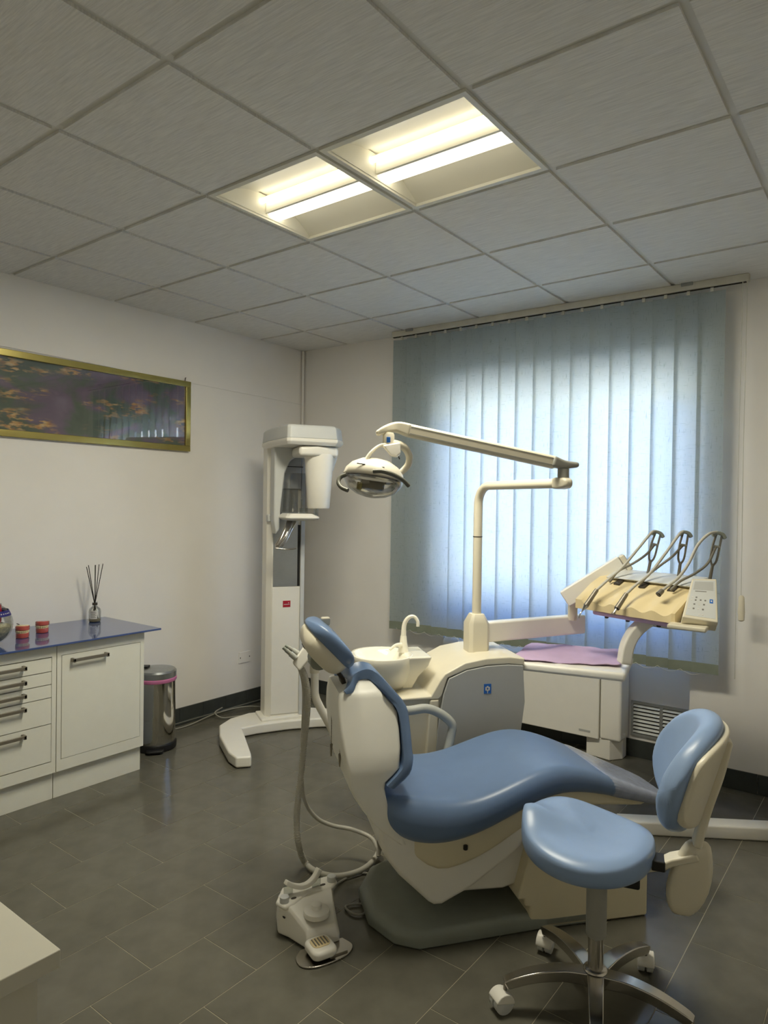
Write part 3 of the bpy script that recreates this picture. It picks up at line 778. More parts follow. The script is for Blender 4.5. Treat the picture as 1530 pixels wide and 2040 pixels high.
# local: x towards the feet, y away from the camera (patient's left), z up
base = [(-0.525, -0.09), (-0.46, -0.215), (-0.38, -0.262), (0.10, -0.235), (0.30, -0.235), (0.34, -0.12), (0.34, 0.12), (0.30, 0.235), (-0.38, 0.262), (-0.46, 0.215), (-0.525, 0.09)]
def sc2(pl, s, cx=-0.1): return [(cx+(x-cx)*s, y*s) for x, y in pl]
b = MB(); b.loft([[(x, y, z) for x, y in sc2(base, s)] for z, s in ((0.001, 1.0), (0.036, 1.0), (0.056, 0.955), (0.060, 0.90))])
b.build('floor_plate', M['base_grey'], ch, bevel=0.008)
# cream pedestal cover on the foot side
b = MB()
pq = [(-0.015, 0.115), (0.010, 0.115), (0.012, 0.09), (0.030, 0.085), (0.030, 0.035), (0.045, 0.012), (0.075, 0.002), (0.50, 0.002), (0.50, 0.20), (0.36, 0.30), (0.035, 0.30)]
b.prism(pq, -0.235, 0.235, 'xz'); b.build('pedestal_cover', M['pan_cream'], ch, bevel=0.010, bseg=3)
# white linkage body between keel and pedestal
b = MB(); b.prism([(-0.30, 0.14), (-0.05, 0.13), (0.035, 0.15), (0.06, 0.33), (-0.10, 0.36), (-0.30, 0.30)], -0.18, 0.18, 'xz'); b.build('link_housing', M['device_white'], ch, bevel=0.012)
# white keel under the seat
kl = [(-0.520, 0.412), (-0.512, 0.345), (-0.490, 0.300), (-0.445, 0.240), (-0.34, 0.138), (-0.318, 0.124), (-0.290, 0.123), (-0.186, 0.170), (-0.056, 0.255), (0.0, 0.300), (0.03, 0.36), (-0.1, 0.42), (-0.3, 0.43)]
b = MB(); b.prism(kl, -0.225, 0.225, 'xz'); b.build('keel_shell', M['device_white'], ch, bevel=0.018, bseg=4)
# cream seat pan
def section_ring(lx, hw, zb, zt, n=5, top_dip=0.0, rr=None, tuck=1.0):
    r = min((zt-zb)*0.48, hw*0.5) if rr is None else rr
    pts = rrect(hw, (zt-zb)/2, r, n, 0, (zt+zb)/2)
    out = []
    for y, z in pts:
        if z > (zt+zb)/2: z -= top_dip*max(0.0, 1 - (y/(hw*0.92))**2)
        else: y *= tuck
        out.append((lx, y, z))
    return out
pan = [(-0.45, 0.18, 0.36, 0.42), (-0.43, 0.222, 0.325, 0.42), (-0.34, 0.236, 0.258, 0.40), (-0.28, 0.238, 0.242, 0.40), (-0.17, 0.238, 0.274, 0.40), (-0.076, 0.236, 0.320, 0.43), (0.0, 0.23, 0.366, 0.46), (0.12, 0.215, 0.410, 0.50), (0.30, 0.18, 0.405, 0.48), (0.50, 0.14, 0.365, 0.41), (0.60, 0.11, 0.345, 0.375)]
b = MB(); b.loft([section_ring(x, hw, zb, zt, rr=0.02) for x, hw, zb, zt in pan]); b.build('seat_pan', M['pan_cream'], ch, sub=1)
seat = [(-0.515, 0.17, 0.455, 0.500), (-0.505, 0.215, 0.425, 0.512), (-0.475, 0.248, 0.385, 0.522), (-0.42, 0.268, 0.350, 0.522), (-0.34, 0.275, 0.332, 0.505), (-0.25, 0.275, 0.338, 0.492), (-0.15, 0.272, 0.366, 0.502), (-0.05, 0.266, 0.408, 0.536), (0.05, 0.256, 0.446, 0.570), (0.13, 0.246, 0.468, 0.582), (0.22, 0.230, 0.468, 0.566), (0.32, 0.210, 0.446, 0.528), (0.42, 0.190, 0.418, 0.484), (0.52, 0.170, 0.390, 0.438), (0.62, 0.148, 0.362, 0.396), (0.67, 0.125, 0.348, 0.374), (0.69, 0.09, 0.346, 0.362)]
def dip(x): return 0.022 if x < 0 else max(0.0, 0.022 - x*0.07)
b = MB(); b.loft([section_ring(x, hw, zb, zt, top_dip=dip(x)) for x, hw, zb, zt in seat])
b.build('seat_cushion', M['vinyl'], ch, sub=2)
b = MB()
cov = [s for s in seat if s[0] > 0.3]
b.loft([section_ring(x + (0.004 if i == len(cov)-1 else 0), hw+0.004, zb-0.003, zt+0.0045) for i, (x, hw, zb, zt) in enumerate(cov)])
b.build('foot_cover', M['cover_plastic'], ch, sub=2, label='greyish plastic protective cover on the foot end')
MB().lathe([(0.006, 0), (0.008, 0.002), (0.008, 0.016), (0.004, 0.018)], (-0.215, -0.2405, 0.318), 10).build('pan_plug', M['black'], ch)
# backrest shell and cushion: wide at the seat, narrow at the shoulders
def bhw(z): return max(0.062, 0.130 - 0.068*(z-0.848)/0.028) if z > 0.848 else (0.235 if z < 0.62 else 0.235 - 0.105*(z-0.62)/0.236)
slices = [(0.348, -0.440, -0.425), (0.370, -0.475, -0.430), (0.395, -0.505, -0.445), (0.430, -0.541, -0.465), (0.475, -0.576, -0.485), (0.520, -0.605, -0.496), (0.545, -0.618, -0.500), (0.566, -0.622, -0.497), (0.590, -0.626, -0.470), (0.612, -0.629, -0.449), (0.672, -0.640, -0.441), (0.735, -0.650, -0.440), (0.781, -0.652, -0.443), (0.806, -0.652, -0.456), (0.830, -0.650, -0.478), (0.848, -0.645, -0.496), (0.860, -0.606, -0.508), (0.874, -0.578, -0.522), (0.880, -0.562, -0.536)]
def slice_ring(z, x0, x1):
    hw = bhw(z)*0.97; hx = (x1-x0)/2; cx = (x0+x1)/2; r = min(0.012, hx*0.6)
    return [(x, y, z) for x, y in rrect(hx, hw, r, 3, cx, 0)]
b = MB(); b.loft([slice_ring(*q) for q in slices]); b.build('back_shell', M['shell_grey'], ch, ang=50)
outer = [(-0.628, 0.861), (-0.606, 0.878), (-0.580, 0.900), (-0.540, 0.914), (-0.503, 0.903), (-0.460, 0.862), (-0.414, 0.806), (-0.405, 0.746), (-0.404, 0.669), (-0.404, 0.640), (-0.419, 0.592), (-0.471, 0.547)]
inner = [(-0.622, 0.848), (-0.596, 0.852), (-0.568, 0.876), (-0.538, 0.880), (-0.512, 0.868), (-0.478, 0.830), (-0.448, 0.795), (-0.438, 0.745), (-0.437, 0.669), (-0.440, 0.635), (-0.450, 0.610), (-0.498, 0.562)]
def crv(p, n=3): return [(q.x, q.y) for q in smooth_path([Vector((x, y, 0)) for x, y in p], n)]
oc, ic = crv(outer), crv(inner)
b = MB(); rings = []
for t, k in ((-1.045, 0.35), (-1.04, 0.75), (-1.0, 1.0), (-0.85, 1.0), (-0.6, 1.0), (-0.3, 1.0), (0.0, 1.0), (0.3, 1.0), (0.6, 1.0), (0.85, 1.0), (1.0, 1.0), (1.04, 0.75), (1.045, 0.35)):
    dz = lambda z: 0.022*max(0.0, 1-t*t) if z > 0.846 else 0.0
    o2 = [(i_[0] + (o_[0]-i_[0])*k, t*bhw(i_[1]), i_[1] + (o_[1]-i_[1])*k - dz(i_[1])) for o_, i_ in zip(oc, ic)]
    i2 = [(i_[0], t*bhw(i_[1]), i_[1] - dz(i_[1])) for i_ in ic[::-1]]
    rings.append(o2 + i2)
b.loft(rings); b.build('back_cushion', M['vinyl'], ch, ang=60)
# headrest, tilted pad with cream shell
hd = Vector((-0.672, 0, 1.000)); ax1 = Vector((0.70, 0, -0.714)); ax2 = Vector((0.714, 0, 0.70))
def head_rings(l0, l1, wmax, t0, t1, n=9):
    rings = []
    for i in range(n):
        s = -1 + 2*i/(n-1); k = math.sqrt(max(0.0, 1 - (abs(s)*0.985)**3.2))
        cz = l0 + (l1-l0)*(i/(n-1)); hw = wmax*max(0.12, k); th0, th1 = t0*max(0.2, k), t1*max(0.2, k)
        ring = []
        for y, z in rrect(hw, (th1-th0)/2, min(hw, (th1-th0)/2)*0.85, 4, 0, (th1+th0)/2):
            ring.append(hd + ax1*cz + Vector((0, y, 0)) + ax2*(z - 0.04*(1-(y/hw)**2)*0.35))
        rings.append(ring)
    return rings
b = MB(); b.loft(head_rings(-0.118, 0.122, 0.135, -0.008, 0.050)); b.build('headrest_pad', M['vinyl'], ch, sub=1)
b = MB(); b.loft(head_rings(-0.110, 0.112, 0.127, -0.066, 0.008)); b.build('headrest_shell', M['cream'], ch, sub=1)
b = MB(); b.strip([hd - ax2*0.062 - ax1*0.06, hd - ax2*0.056 + ax1*0.03, hd - ax2*0.045 + ax1*0.10, Vector((-0.618, 0, 0.875)), Vector((-0.606, 0, 0.83))], 0.07, 0.016, side=(0, 1, 0)); b.build('headrest_bar', M['dark_brown'], ch, bevel=0.004)
MB().prism([(x, z) for x, z in rrect(0.034, 0.034, 0.0335, 5, -0.705, 0.945)], -0.045, 0.045, 'xz').build('headrest_joint', M['base_grey'], ch, bevel=0.005)
MB().box((-0.668, 0.085, 1.066), (0.034, 0.03, 0.030), Matrix.Identity(4)).build('headrest_knob', M['cream'], ch, bevel=0.006)
# armrest on the far side
MB().tube(smooth_path([(-0.38, 0.29, 0.655), (-0.285, 0.29, 0.647), (-0.209, 0.29, 0.652), (-0.145, 0.29, 0.626), (-0.095, 0.29, 0.580), (-0.10, 0.285, 0.53), (-0.12, 0.27, 0.46)], 6), 0.0195, 12).build('armrest', M['arm_grey'], ch)

# ================================================================ DENTAL UNIT (cuspidor box, post)
un = thing('dental_unit', CO, TH, 'cream and grey dental unit cabinet with spittoon bowl and tap', 'dental unit')
# front (camera side) at y=+0.40 ; box runs back to y=0.76
panel = [(-0.150, 0.20), (0.245, 0.20), (0.266, 0.470), (0.286, 0.627), (0.275, 0.790), (0.207, 0.797), (0.102, 0.794), (0.008, 0.779), (-0.075, 0.745), (-0.099, 0.677), (-0.124, 0.521)]
MB().prism(panel, 0.396, 0.420, 'xz').build('side_panel', M['unit_grey'], un, bevel=0.004)
body = [(-0.29, 0.06), (0.25, 0.06), (0.27, 0.47), (0.29, 0.627), (0.28, 0.775), (0.10, 0.775), (-0.10, 0.735), (-0.14, 0.665), (-0.285, 0.665)]
MB().prism(body, 0.415, 0.74, 'xz').build('cabinet_body', M['cream'], un, bevel=0.006)
top_o = [(-0.290, 0.668), (-0.155, 0.672), (-0.118, 0.735), (-0.095, 0.765), (0.0, 0.812), (0.10, 0.829), (0.21, 0.832), (0.284, 0.822)]
top_i = [(0.280, 0.790), (0.207, 0.799), (0.102, 0.796), (0.008, 0.781), (-0.080, 0.747), (-0.105, 0.670), (-0.12, 0.655), (-0.290, 0.655)]
MB().prism(top_o + top_i, 0.398, 0.78, 'xz').build('top_cover', M['cream'], un, bevel=0.008, bseg=3)
# vertical trim ridge left of the panel
MB().prism([(-0.19, 0.20), (-0.13, 0.20), (-0.118, 0.655), (-0.16, 0.655)], 0.396, 0.43, 'xz').build('corner_trim', M['cream'], un, bevel=0.008)
# blue square badge with a pale flower mark
bdg = MB().bb((0.088, 0.3945, 0.672), (0.122, 0.3960, 0.715)).build('badge', M['logo_blue'], un, smooth=False, label='blue square badge with a pale flower mark')
for k in range(6):
    a = R(60*k+30)
    MB().box((0.105+0.008*math.cos(a), 0.3940, 0.694+0.008*math.sin(a)), (0.0075, 0.001, 0.0075)).build('badge_petal', M['label_white'], bdg, smooth=False)
MB().box((0.105, 0.3940, 0.680), (0.003, 0.001, 0.012)).build('badge_stem', M['label_white'], bdg, smooth=False)
# spittoon bowl: D-shaped porcelain on a foot
bcx, bcy, bz = -0.338, 0.580, 0.828
def dring(s, z, dx=0.0):
    out = []
    for k in range(28):
        a = 2*math.pi*k/28; x, y = math.cos(a), math.sin(a)
        rx = 0.142
        p = 2.15
        q = (abs(x)**p + abs(y)**p)**(-1.0/p)
        out.append((bcx + dx + rx*x*q*s, bcy + 0.150*y*q*s, z))
    return out
b = MB(); b.loft([dring(0.40, 0.672, 0.05), dring(0.52, 0.69, 0.04), dring(0.74, 0.72, 0.02), dring(0.90, 0.755, 0.005), dring(0.975, 0.795), dring(1.0, bz-0.004), dring(0.985, bz), dring(0.90, bz-0.002), dring(0.84, bz-0.014), dring(0.68, bz-0.040), dring(0.42, bz-0.060), dring(0.12, bz-0.066)])
b.build('bowl', M['porcelain'], un, ang=80)
b = MB(); b.loft([[(-0.31, 0.53, 0.672), (-0.205, 0.53, 0.672), (-0.205, 0.65, 0.672), (-0.31, 0.65, 0.672)], [(-0.30, 0.51, 0.73), (-0.180, 0.51, 0.73), (-0.180, 0.67, 0.73), (-0.30, 0.67, 0.73)], [(-0.27, 0.485, 0.785), (-0.140, 0.485, 0.785), (-0.140, 0.69, 0.785), (-0.27, 0.69, 0.785)], [(-0.235, 0.470, 0.8275), (-0.128, 0.470, 0.8275), (-0.128, 0.70, 0.8275), (-0.235, 0.70, 0.8275)]])
b.build('bowl_back', M['porcelain'], un, bevel=0.010, bseg=3)
MB().lathe([(0.062, 0.0), (0.055, 0.012), (0.050, 0.06)], (-0.245, 0.59, 0.668), 24).build('bowl_foot', M['grey_white'], un)
# tap
tp = smooth_path([(-0.232, 0.60, 0.83), (-0.232, 0.60, 0.90), (-0.228, 0.60, 0.955), (-0.210, 0.595, 0.985), (-0.186, 0.59, 0.990), (-0.170, 0.585, 0.970), (-0.168, 0.585, 0.945)], 6)
MB().tube(tp, lambda t: 0.014 - 0.006*min(1, t*1.6), 12).build('tap', M['porcelain'], un)
MB().lathe([(0.026, 0.826), (0.024, 0.84), (0.017, 0.872), (0.014, 0.90)], (-0.232, 0.60, 0), 18).build('tap_base', M['porcelain'], un)
MB().tube(smooth_path([(-0.245, 0.585, 0.862), (-0.275, 0.575, 0.862), (-0.305, 0.565, 0.845)], 5), lambda t: 0.010 - 0.004*t, 8).build('cup_filler', M['porcelain'], un)
# lamp post socket: faceted cone
px_, py_ = 0.118, 0.585
def oct_(hx, hy, z, ch_=0.3):
    return [(px_+x, py_+y, z) for x, y in ((-hx, -hy*(1-ch_)), (-hx*(1-ch_), -hy), (hx*(1-ch_), -hy), (hx, -hy*(1-ch_)), (hx, hy*(1-ch_)), (hx*(1-ch_), hy), (-hx*(1-ch_), hy), (-hx, hy*(1-ch_)))]
b = MB(); b.loft([oct_(0.050, 0.055, 0.815), oct_(0.050, 0.055, 0.955), oct_(0.030, 0.032, 1.00)]); b.build('post_socket', M['cream'], un, bevel=0.003)
# tray beside the unit
TR = [atz(1017, 1322, 0.785), atz(1246, 1347, 0.785), atz(1262, 1305, 0.80), atz(1052, 1288, 0.80)]
def quad_slab(q, z0, z1, ins=0.0):
    c = sum((Vector(p) for p in q), Vector())/4
    pl = [(Vector(p) + (c-Vector(p))*ins) for p in q]
    return [Vector((p.x, p.y, z0)) for p in pl], [Vector((p.x, p.y, z1)) for p in pl]
b = MB(); q0, q1 = quad_slab(TR, 0.757, 0.795); b.hexa(q0, q1); b.build('tray_arm', M['device_white'], un, world=True, bevel=0.014, bseg=4)

# lilac paper napkin on the tray
nk = MB(); g = []
NXn, NYn = 16, 8
pA, pB, pC, pD = [Vector((p.x, p.y, 0)) for p in (atz(1016, 1314, 0.80), atz(1236, 1328, 0.80), atz(1246, 1296, 0.80), atz(1058, 1281, 0.80))]
for zz_ in (0.7975, 0.8005):
    for j in range(NYn+1):
        for i in range(NXn+1):
            s, q = i/NXn, j/NYn
            p = pA*(1-s)*(1-q) + pB*s*(1-q) + pC*s*q + pD*(1-s)*q
            e = 0.003*math.sin(9*s+4*q) + 0.002*math.sin(23*s - 7*q) + (0.010*max(0, s-0.93)/0.07)
            fold = -0.003 if abs(s-0.42) < 0.035 else 0
            g.append((p.x + 0.004*math.sin(40*q+s), p.y + 0.005*math.sin(31*s), zz_ + 0.004 + e*0.8 + fold))
n1 = (NXn+1)*(NYn+1)
fs = []
for lay in (0, n1):
    for j in range(NYn):
        for i in range(NXn):
            a = lay + j*(NXn+1)+i; fs.append((a, a+1, a+NXn+2, a+NXn+1))
bd_ = [i for i in range(NXn+1)] + [j*(NXn+1)+NXn for j in range(1, NYn+1)] + [NYn*(NXn+1)+i for i in range(NXn-1, -1, -1)] + [j*(NXn+1) for j in range(NYn-1, 0, -1)]
for k in range(len(bd_)):
    a, c = bd_[k], bd_[(k+1) % len(bd_)]; fs.append((a, c, c+n1, a+n1))
nk.add(g, fs)
tag(nk.build('paper_napkin', M['lilac']), 'lilac paper napkin spread on the unit tray', 'napkin')

# ================================================================ OPERATING LAMP on its post
pw = CO + AV*px_ - WV*py_
ol = thing('operating_lamp', (pw.x, pw.y, 0.99), 0, 'white dental operating lamp on a jointed arm and post', 'lamp')
PT = Vector((pw.x, pw.y, 0))
e1 = at(1112, 969, 2.70)
zc = 1.600
MB().tube([PT + Vector((0, 0, 0.992)), PT + Vector((0, 0, 1.36))], 0.0215, 20).build('lower_post', M['cream'], ol, world=True)
MB().lathe([(0.0225, 1.360), (0.0225, 1.364)], (PT.x, PT.y, 0), 20).build('post_ring', M['dark_brown'], ol, world=True)
dirh = (Vector((e1.x, e1.y, 0)) - PT).normalized()
pth = [PT + Vector((0, 0, 1.364)), PT + Vector((0, 0, 1.44)), PT + Vector((0, 0, 1.50))]
for a in range(10, 91, 10):
    pth.append(PT + dirh*(0.09*(1-math.cos(R(a)))) + Vector((0, 0, 1.51 + 0.09*math.sin(R(a)))))
pth.append(Vector((e1.x, e1.y, zc)))
MB().tube(pth, lambda t: 0.0215 - 0.002*t, 16).build('elbow_post', M['cream'], ol, world=True)
j0 = Vector((e1.x, e1.y, zc)) + dirh*0.03
MB().strip([j0 - dirh*0.045, j0 - dirh*0.01, j0 + dirh*0.022, j0 + dirh*0.042], lambda t: 0.046 + 0.010*math.sin(t*3.1) - 0.018*t*t, lambda t: 0.044 + 0.006*math.sin(t*3.1) - 0.020*t*t).build('elbow_joint', M['cream'], ol, world=True, bevel=0.010, bseg=3)
MB().lathe([(0.022, 0.018), (0.022, 0.056)], tuple(j0), 16).build('joint_pin', M['plastic_grey'], ol, world=True)
k0 = j0 + Vector((0, 0, 0.072)); k1 = at(806, 856, 2.60)
kd = (k1-k0).normalized(); kh = Vector((kd.x, kd.y, 0)).normalized(); ks = Vector((0, 0, 1)).cross(kh)
MB().strip(smooth_path([k0 - kh*0.06, k0, k0 + kh*0.05 + Vector((0, 0, 0.012))], 4), lambda t: 0.034 + 0.022*t, lambda t: 0.020 + 0.026*t, side=ks).build('arm_knuckle', M['plastic_grey'], ol, world=True, bevel=0.010, bseg=3)
a0, a1 = k0 + kd*0.03, k1
MB().strip([a0, a1], 0.042, 0.050, side=ks).build('spring_arm', M['cream'], ol, world=True, bevel=0.014, bseg=4)
nn = kd.cross(ks).normalized()
for dz in (-0.013, 0.013):
    MB().strip([a0 + kd*0.02 + nn*dz + ks*0.0, a1 - kd*0.02 + nn*dz], 0.0440, 0.0035, side=ks).build('arm_groove', M['plastic_grey'], ol, world=True)
k2 = at(768, 858, 2.575)
MB().strip(smooth_path([k1 - kd*0.02, k1 + kh*0.03 + Vector((0, 0, 0.008)), k2 + Vector((0, 0, 0.004)), k2 + kh*0.035 - Vector((0, 0, 0.014))], 4), lambda t: 0.050 - 0.018*t, lambda t: 0.050 - 0.030*t, side=ks).build('head_knuckle', M['cream'], ol, world=True, bevel=0.012, bseg=4)
sw = at(774, 876, 2.575)
MB().lathe([(0.020, -0.030), (0.022, -0.02), (0.022, 0.018), (0.018, 0.026)], tuple(sw), 18).build('swivel', M['cream'], ol, world=True)
bq = [at(763, 870, 2.552), at(772, 870, 2.551), at(772, 881, 2.551), at(763, 881, 2.552)]
# small blue tab on the swivel
MB().box(tuple(sw + (CAM - sw).normalized()*0.0225), (0.014, 0.006, 0.020), rz=YAW*-1).build('swivel_tab', M['logo_blue'], ol, world=True, bevel=0.001)
LC = at(744, 951, 2.56)                       # lamp head centre
# yoke: C-shaped arm from the swivel round the far side to the head
yk = [at(774, 886, 2.575), at(786, 884, 2.58), at(805, 891, 2.60), at(815, 908, 2.62), at(813, 926, 2.63), at(800, 940, 2.625), at(788, 946, 2.60)]
MB().tube(smooth_path(yk, 6), lambda t: 0.016 - 0.004*t, 12).build('yoke', M['cream'], ol, world=True)
yk2 = [at(772, 886, 2.570), at(755, 889, 2.55), at(738, 903, 2.53), at(726, 922, 2.52), at(720, 932, 2.51)]
MB().strip(smooth_path(yk2, 6), 0.030, 0.012, side=(RT*0.2 - FW)).build('yoke_blade', M['cream'], ol, world=True, bevel=0.004)
hb = [at(762, 888, 2.56), at(797, 882, 2.58), at(798, 905, 2.58), at(790, 911, 2.575), at(778, 908, 2.565)]
b = MB(); off = FW*0.025 
b.loft([[p - off for p in hb], [p + off for p in hb]]); b.build('switch_box', M['device_white'], ol, world=True, bevel=0.006)
MB().tube([at(794, 909, 2.575), at(796, 915, 2.575)], 0.0022, 6).build('switch_lever', M['black'], ol, world=True)
# head: dome above, clear lens below, grip rails either side
tilt = Matrix.Translation(LC) @ Matrix.Rotation(R(-37.4), 4, 'Z').inverted() @ Matrix.Rotation(R(8), 4, 'Y') @ Matrix.Rotation(R(-6), 4, 'X')
b = MB(); b.lathe([(0.112, -0.004), (0.114, 0.0), (0.108, 0.022), (0.088, 0.046), (0.055, 0.064), (0.020, 0.071), (0.003, 0.072)], seg=36, sx=1.0, sy=0.86, mat=tilt); b.build('dome', M['dome_white'], ol, world=True)
b = MB(); b.lathe([(0.112, -0.005), (0.108, -0.022), (0.088, -0.050), (0.055, -0.068), (0.02, -0.076), (0.002, -0.077)], seg=36, sx=1.0, sy=0.86, mat=tilt); b.build('lens', M['lens'], ol, world=True)
b = MB(); b.lathe([(0.098, -0.008), (0.085, -0.012), (0.060, 0.012), (0.03, 0.028), (0.003, 0.032)], seg=30, sx=1.0, sy=0.86, mat=tilt); b.build('reflector', M['chrome'], ol, world=True)
b = MB(); b.bb((-0.045, -0.016, -0.046), (0.045, 0.016, -0.014), tilt); b.build('bulb_shield', M['handle_metal'], ol, world=True, bevel=0.006)
b = MB(); b.lathe([(0.006, -0.058), (0.010, -0.054), (0.010, -0.03)], (-0.045, -0.03, 0), 12, mat=tilt); b.build('bulb', M['brass'], ol, world=True)
for pts in ([at(744, 939, 2.455), at(762, 939, 2.445), at(784, 946, 2.455), at(803, 957, 2.49), at(814, 968, 2.51)], [at(690, 945, 2.51), at(678, 951, 2.51), at(674, 961, 2.50), at(680, 971, 2.485), at(693, 977, 2.47)]):
    MB().tube(smooth_path(pts, 6), 0.0078, 10).build('grip_rail', M['rail_dark'], ol, world=True)
for x in (-0.05, 0.02):
    b = MB(); b.box((x, -0.082, 0.030), (0.030, 0.004, 0.003), tilt); b.build('vent_slot', M['gap_dark'], ol, world=True)

# ================================================================ INSTRUMENT CONSOLE on its swing arm
FLp, FRp = at(1145, 1192, 3.25), at(1343, 1224, 2.83)
FRp.z = FLp.z = (FLp.z + FRp.z)/2
ew = (FRp - FLp); CL = ew.length; ew.normalize(); ed = Vector((0, 0, 1)).cross(ew)
cons_rz = math.atan2(ew.y, ew.x)
cn = thing('instrument_console', FLp, cons_rz, 'cream dentist instrument console with control panel on a swing arm', 'instrument console')
# local: x along the front edge towards the camera, y back, z up
SLD, SLR = 0.27, 0.125
def slab(x, y, up=0.0): return (x, y, SLR*y/SLD*(1.0 if y < 0.2 else 1.0) + up)
# scalloped front body
prof = [(0.0, -0.042), (0.0, 0.0), (0.05, 0.030), (0.12, 0.068), (0.20, 0.102), (0.26, 0.118), (0.30, 0.112), (0.31, 0.06), (0.20, 0.004), (0.06, -0.034)]
b = MB(); rings = []
NSEC = 41
for i in range(NSEC):
    s = i/(NSEC-1); x = s*CL
    sc_ = 0.010*(0.5 - 0.5*math.cos(2*math.pi*s*5.0)) if 0.08 < s < 0.97 else 0.0
    e = 0.0 if 0 < i < NSEC-1 else 0.006
    rings.append([(x, y + (sc_*0.6 if y < 0.03 else 0) + (e if y < 0.1 else -e), z - (sc_*1.7 if (y < 0.01 and z > -0.01) else sc_*1.0 if (0.04 < y < 0.08 and z > 0) else sc_*0.4 if (0.1 < y < 0.15 and z > 0) else 0)) for y, z in prof])
b.loft(rings); b.build('console_body', M['cream_pad'], cn, ang=35)
b = MB(); b.prism([(0.15, 0.100), (0.21, 0.122), (0.285, 0.134), (0.315, 0.120), (0.315, 0.07), (0.25, 0.07)], 0.05, CL-0.02, 'yz'); b.build('top_lid', M['grey_white'], cn, bevel=0.008, bseg=3)
b = MB(); b.prism([(0.012, -0.044), (0.20, 0.0), (0.29, 0.055), (0.28, 0.0), (0.18, -0.066), (0.06, -0.070), (0.018, -0.062)], 0.09, CL-0.03, 'yz'); b.build('under_tray', M['lilac'], cn, bevel=0.006, label='lilac lined tray under the console')
b = MB(); b.bb((CL*0.55, 0.08, -0.085), (CL*0.86, 0.20, -0.02)); b.build('hub', M['grey_white'], cn, bevel=0.014, bseg=3)
for s in (0.28, 0.50, 0.80):
    MB().lathe([(0.007, -0.075), (0.009, -0.073), (0.009, -0.03)], (s*CL, 0.05, 0), 12).build('peg', M['dark_brown'], cn)
for s in (0.26, 0.52, 0.80):
    b = MB(); b.hexa([slab(s*CL-0.016, 0.13, 0.012), slab(s*CL+0.016, 0.13, 0.012), slab(s*CL+0.014, 0.19, 0.014), slab(s*CL-0.014, 0.19, 0.014)], [slab(s*CL-0.016, 0.13, 0.018), slab(s*CL+0.016, 0.13, 0.018), slab(s*CL+0.014, 0.19, 0.020), slab(s*CL-0.014, 0.19, 0.020)])
    b.build('hose_slot', M['dark_brown'], cn, smooth=False)
# control panel
P0, P1, P2, P3 = at(1359, 1229, 2.78), at(1431, 1240, 2.74), at(1428, 1153, 2.92), at(1379, 1152, 2.94)
pn = (P1-P0).cross(P3-P0).normalized()
if pn.dot(CAM-P0) < 0: pn = -pn
b = MB(); b.hexa([p - pn*0.055 for p in (P0, P1, P2, P3)], [P0, P1, P2, P3]); cp = b.build('control_panel', M['cream'], cn, world=True, bevel=0.005)
def pp(s, t, up=0.0): return (P0*(1-s) + P1*s)*(1-t) + (P3*(1-s) + P2*s)*t + pn*up
def patch(name, s0, s1, t0, t1, mt, up=0.0015, par=None):
    b = MB(); b.hexa([pp(s0, t0, 0.0), pp(s1, t0, 0.0), pp(s1, t1, 0.0), pp(s0, t1, 0.0)], [pp(s0, t0, up), pp(s1, t0, up), pp(s1, t1, up), pp(s0, t1, up)])
    return b.build(name, M[mt], par or cp, world=True, smooth=False)
patch('keypad', 0.07, 0.93, 0.06, 0.95, 'grey_white', 0.0008)
patch('screen', 0.14, 0.86, 0.70, 0.91, 'unit_grey', 0.0014)
patch('status_line', 0.22, 0.62, 0.655, 0.672, 'label_grey', 0.0016)
for (s, t) in ((0.17, 0.51), (0.30, 0.51), (0.16, 0.44), (0.29, 0.44), (0.45, 0.45), (0.60, 0.45), (0.27, 0.34), (0.42, 0.345), (0.57, 0.35), (0.13, 0.235), (0.27, 0.235), (0.41, 0.235), (0.55, 0.235), (0.46, 0.11), (0.55, 0.11)):
    patch('key', s-0.028, s+0.028, t-0.016, t+0.016, 'label_grey' if (s+t*3) % 0.3 < 0.17 else 'label_white', 0.0016)
lg = patch('logo_tile', 0.74, 0.85, 0.40, 0.49, 'logo_blue', 0.0016)
patch('logo_mark', 0.775, 0.82, 0.43, 0.465, 'label_white', 0.0020)
# hand bar under the panel
h0, h1 = at(1332, 1245, 2.82), at(1410, 1254, 2.74)
MB().strip([h0, h1], 0.075, 0.020).build('hand_bar', M['cream'], cn, world=True, bevel=0.007, bseg=3)
# swing arm: first link from the post socket, second link up to the console
sA = CO + AV*(px_+0.04) - WV*py_; sA = Vector((sA.x, sA.y, 0.912)); sB = at(1160, 1243, 3.53); sB.z = 0.912
MB().strip([sA, sB], 0.055, 0.096).build('lower_arm', M['device_white'], cn, world=True, bevel=0.010, bseg=3)
pj = at(1141, 1206, 3.46)
MB().lathe([(0.022, 0.94), (0.024, 0.95), (0.024, 1.04), (0.020, 1.05)], (pj.x, pj.y, 0), 18).build('arm_pivot', M['cream'], cn, world=True)
u0, u1 = at(1124, 1193, 3.42), at(1240, 1124, 3.36)
MB().strip([u0, u1], 0.06, lambda t: 0.082 + 0.012*t).build('upper_arm', M['device_white'], cn, world=True, bevel=0.006)
u2 = u1 + (u1-u0).normalized()*0.03
MB().strip([u1 + (u1-u0).normalized()*0.002, u2], 0.064, 0.086).build('arm_cap', M['cream'], cn, world=True, bevel=0.008)
# curved support down to the tray
sp = smooth_path([at(1300, 1232, 3.03), at(1281, 1243, 3.035), at(1262, 1262, 3.04), at(1249, 1288, 3.04), at(1243, 1322, 3.04)], 5)
MB().strip(sp, 0.062, 0.050, side=FW).build('support_arm', M['device_white'], cn, world=True, bevel=0.010, bseg=3)
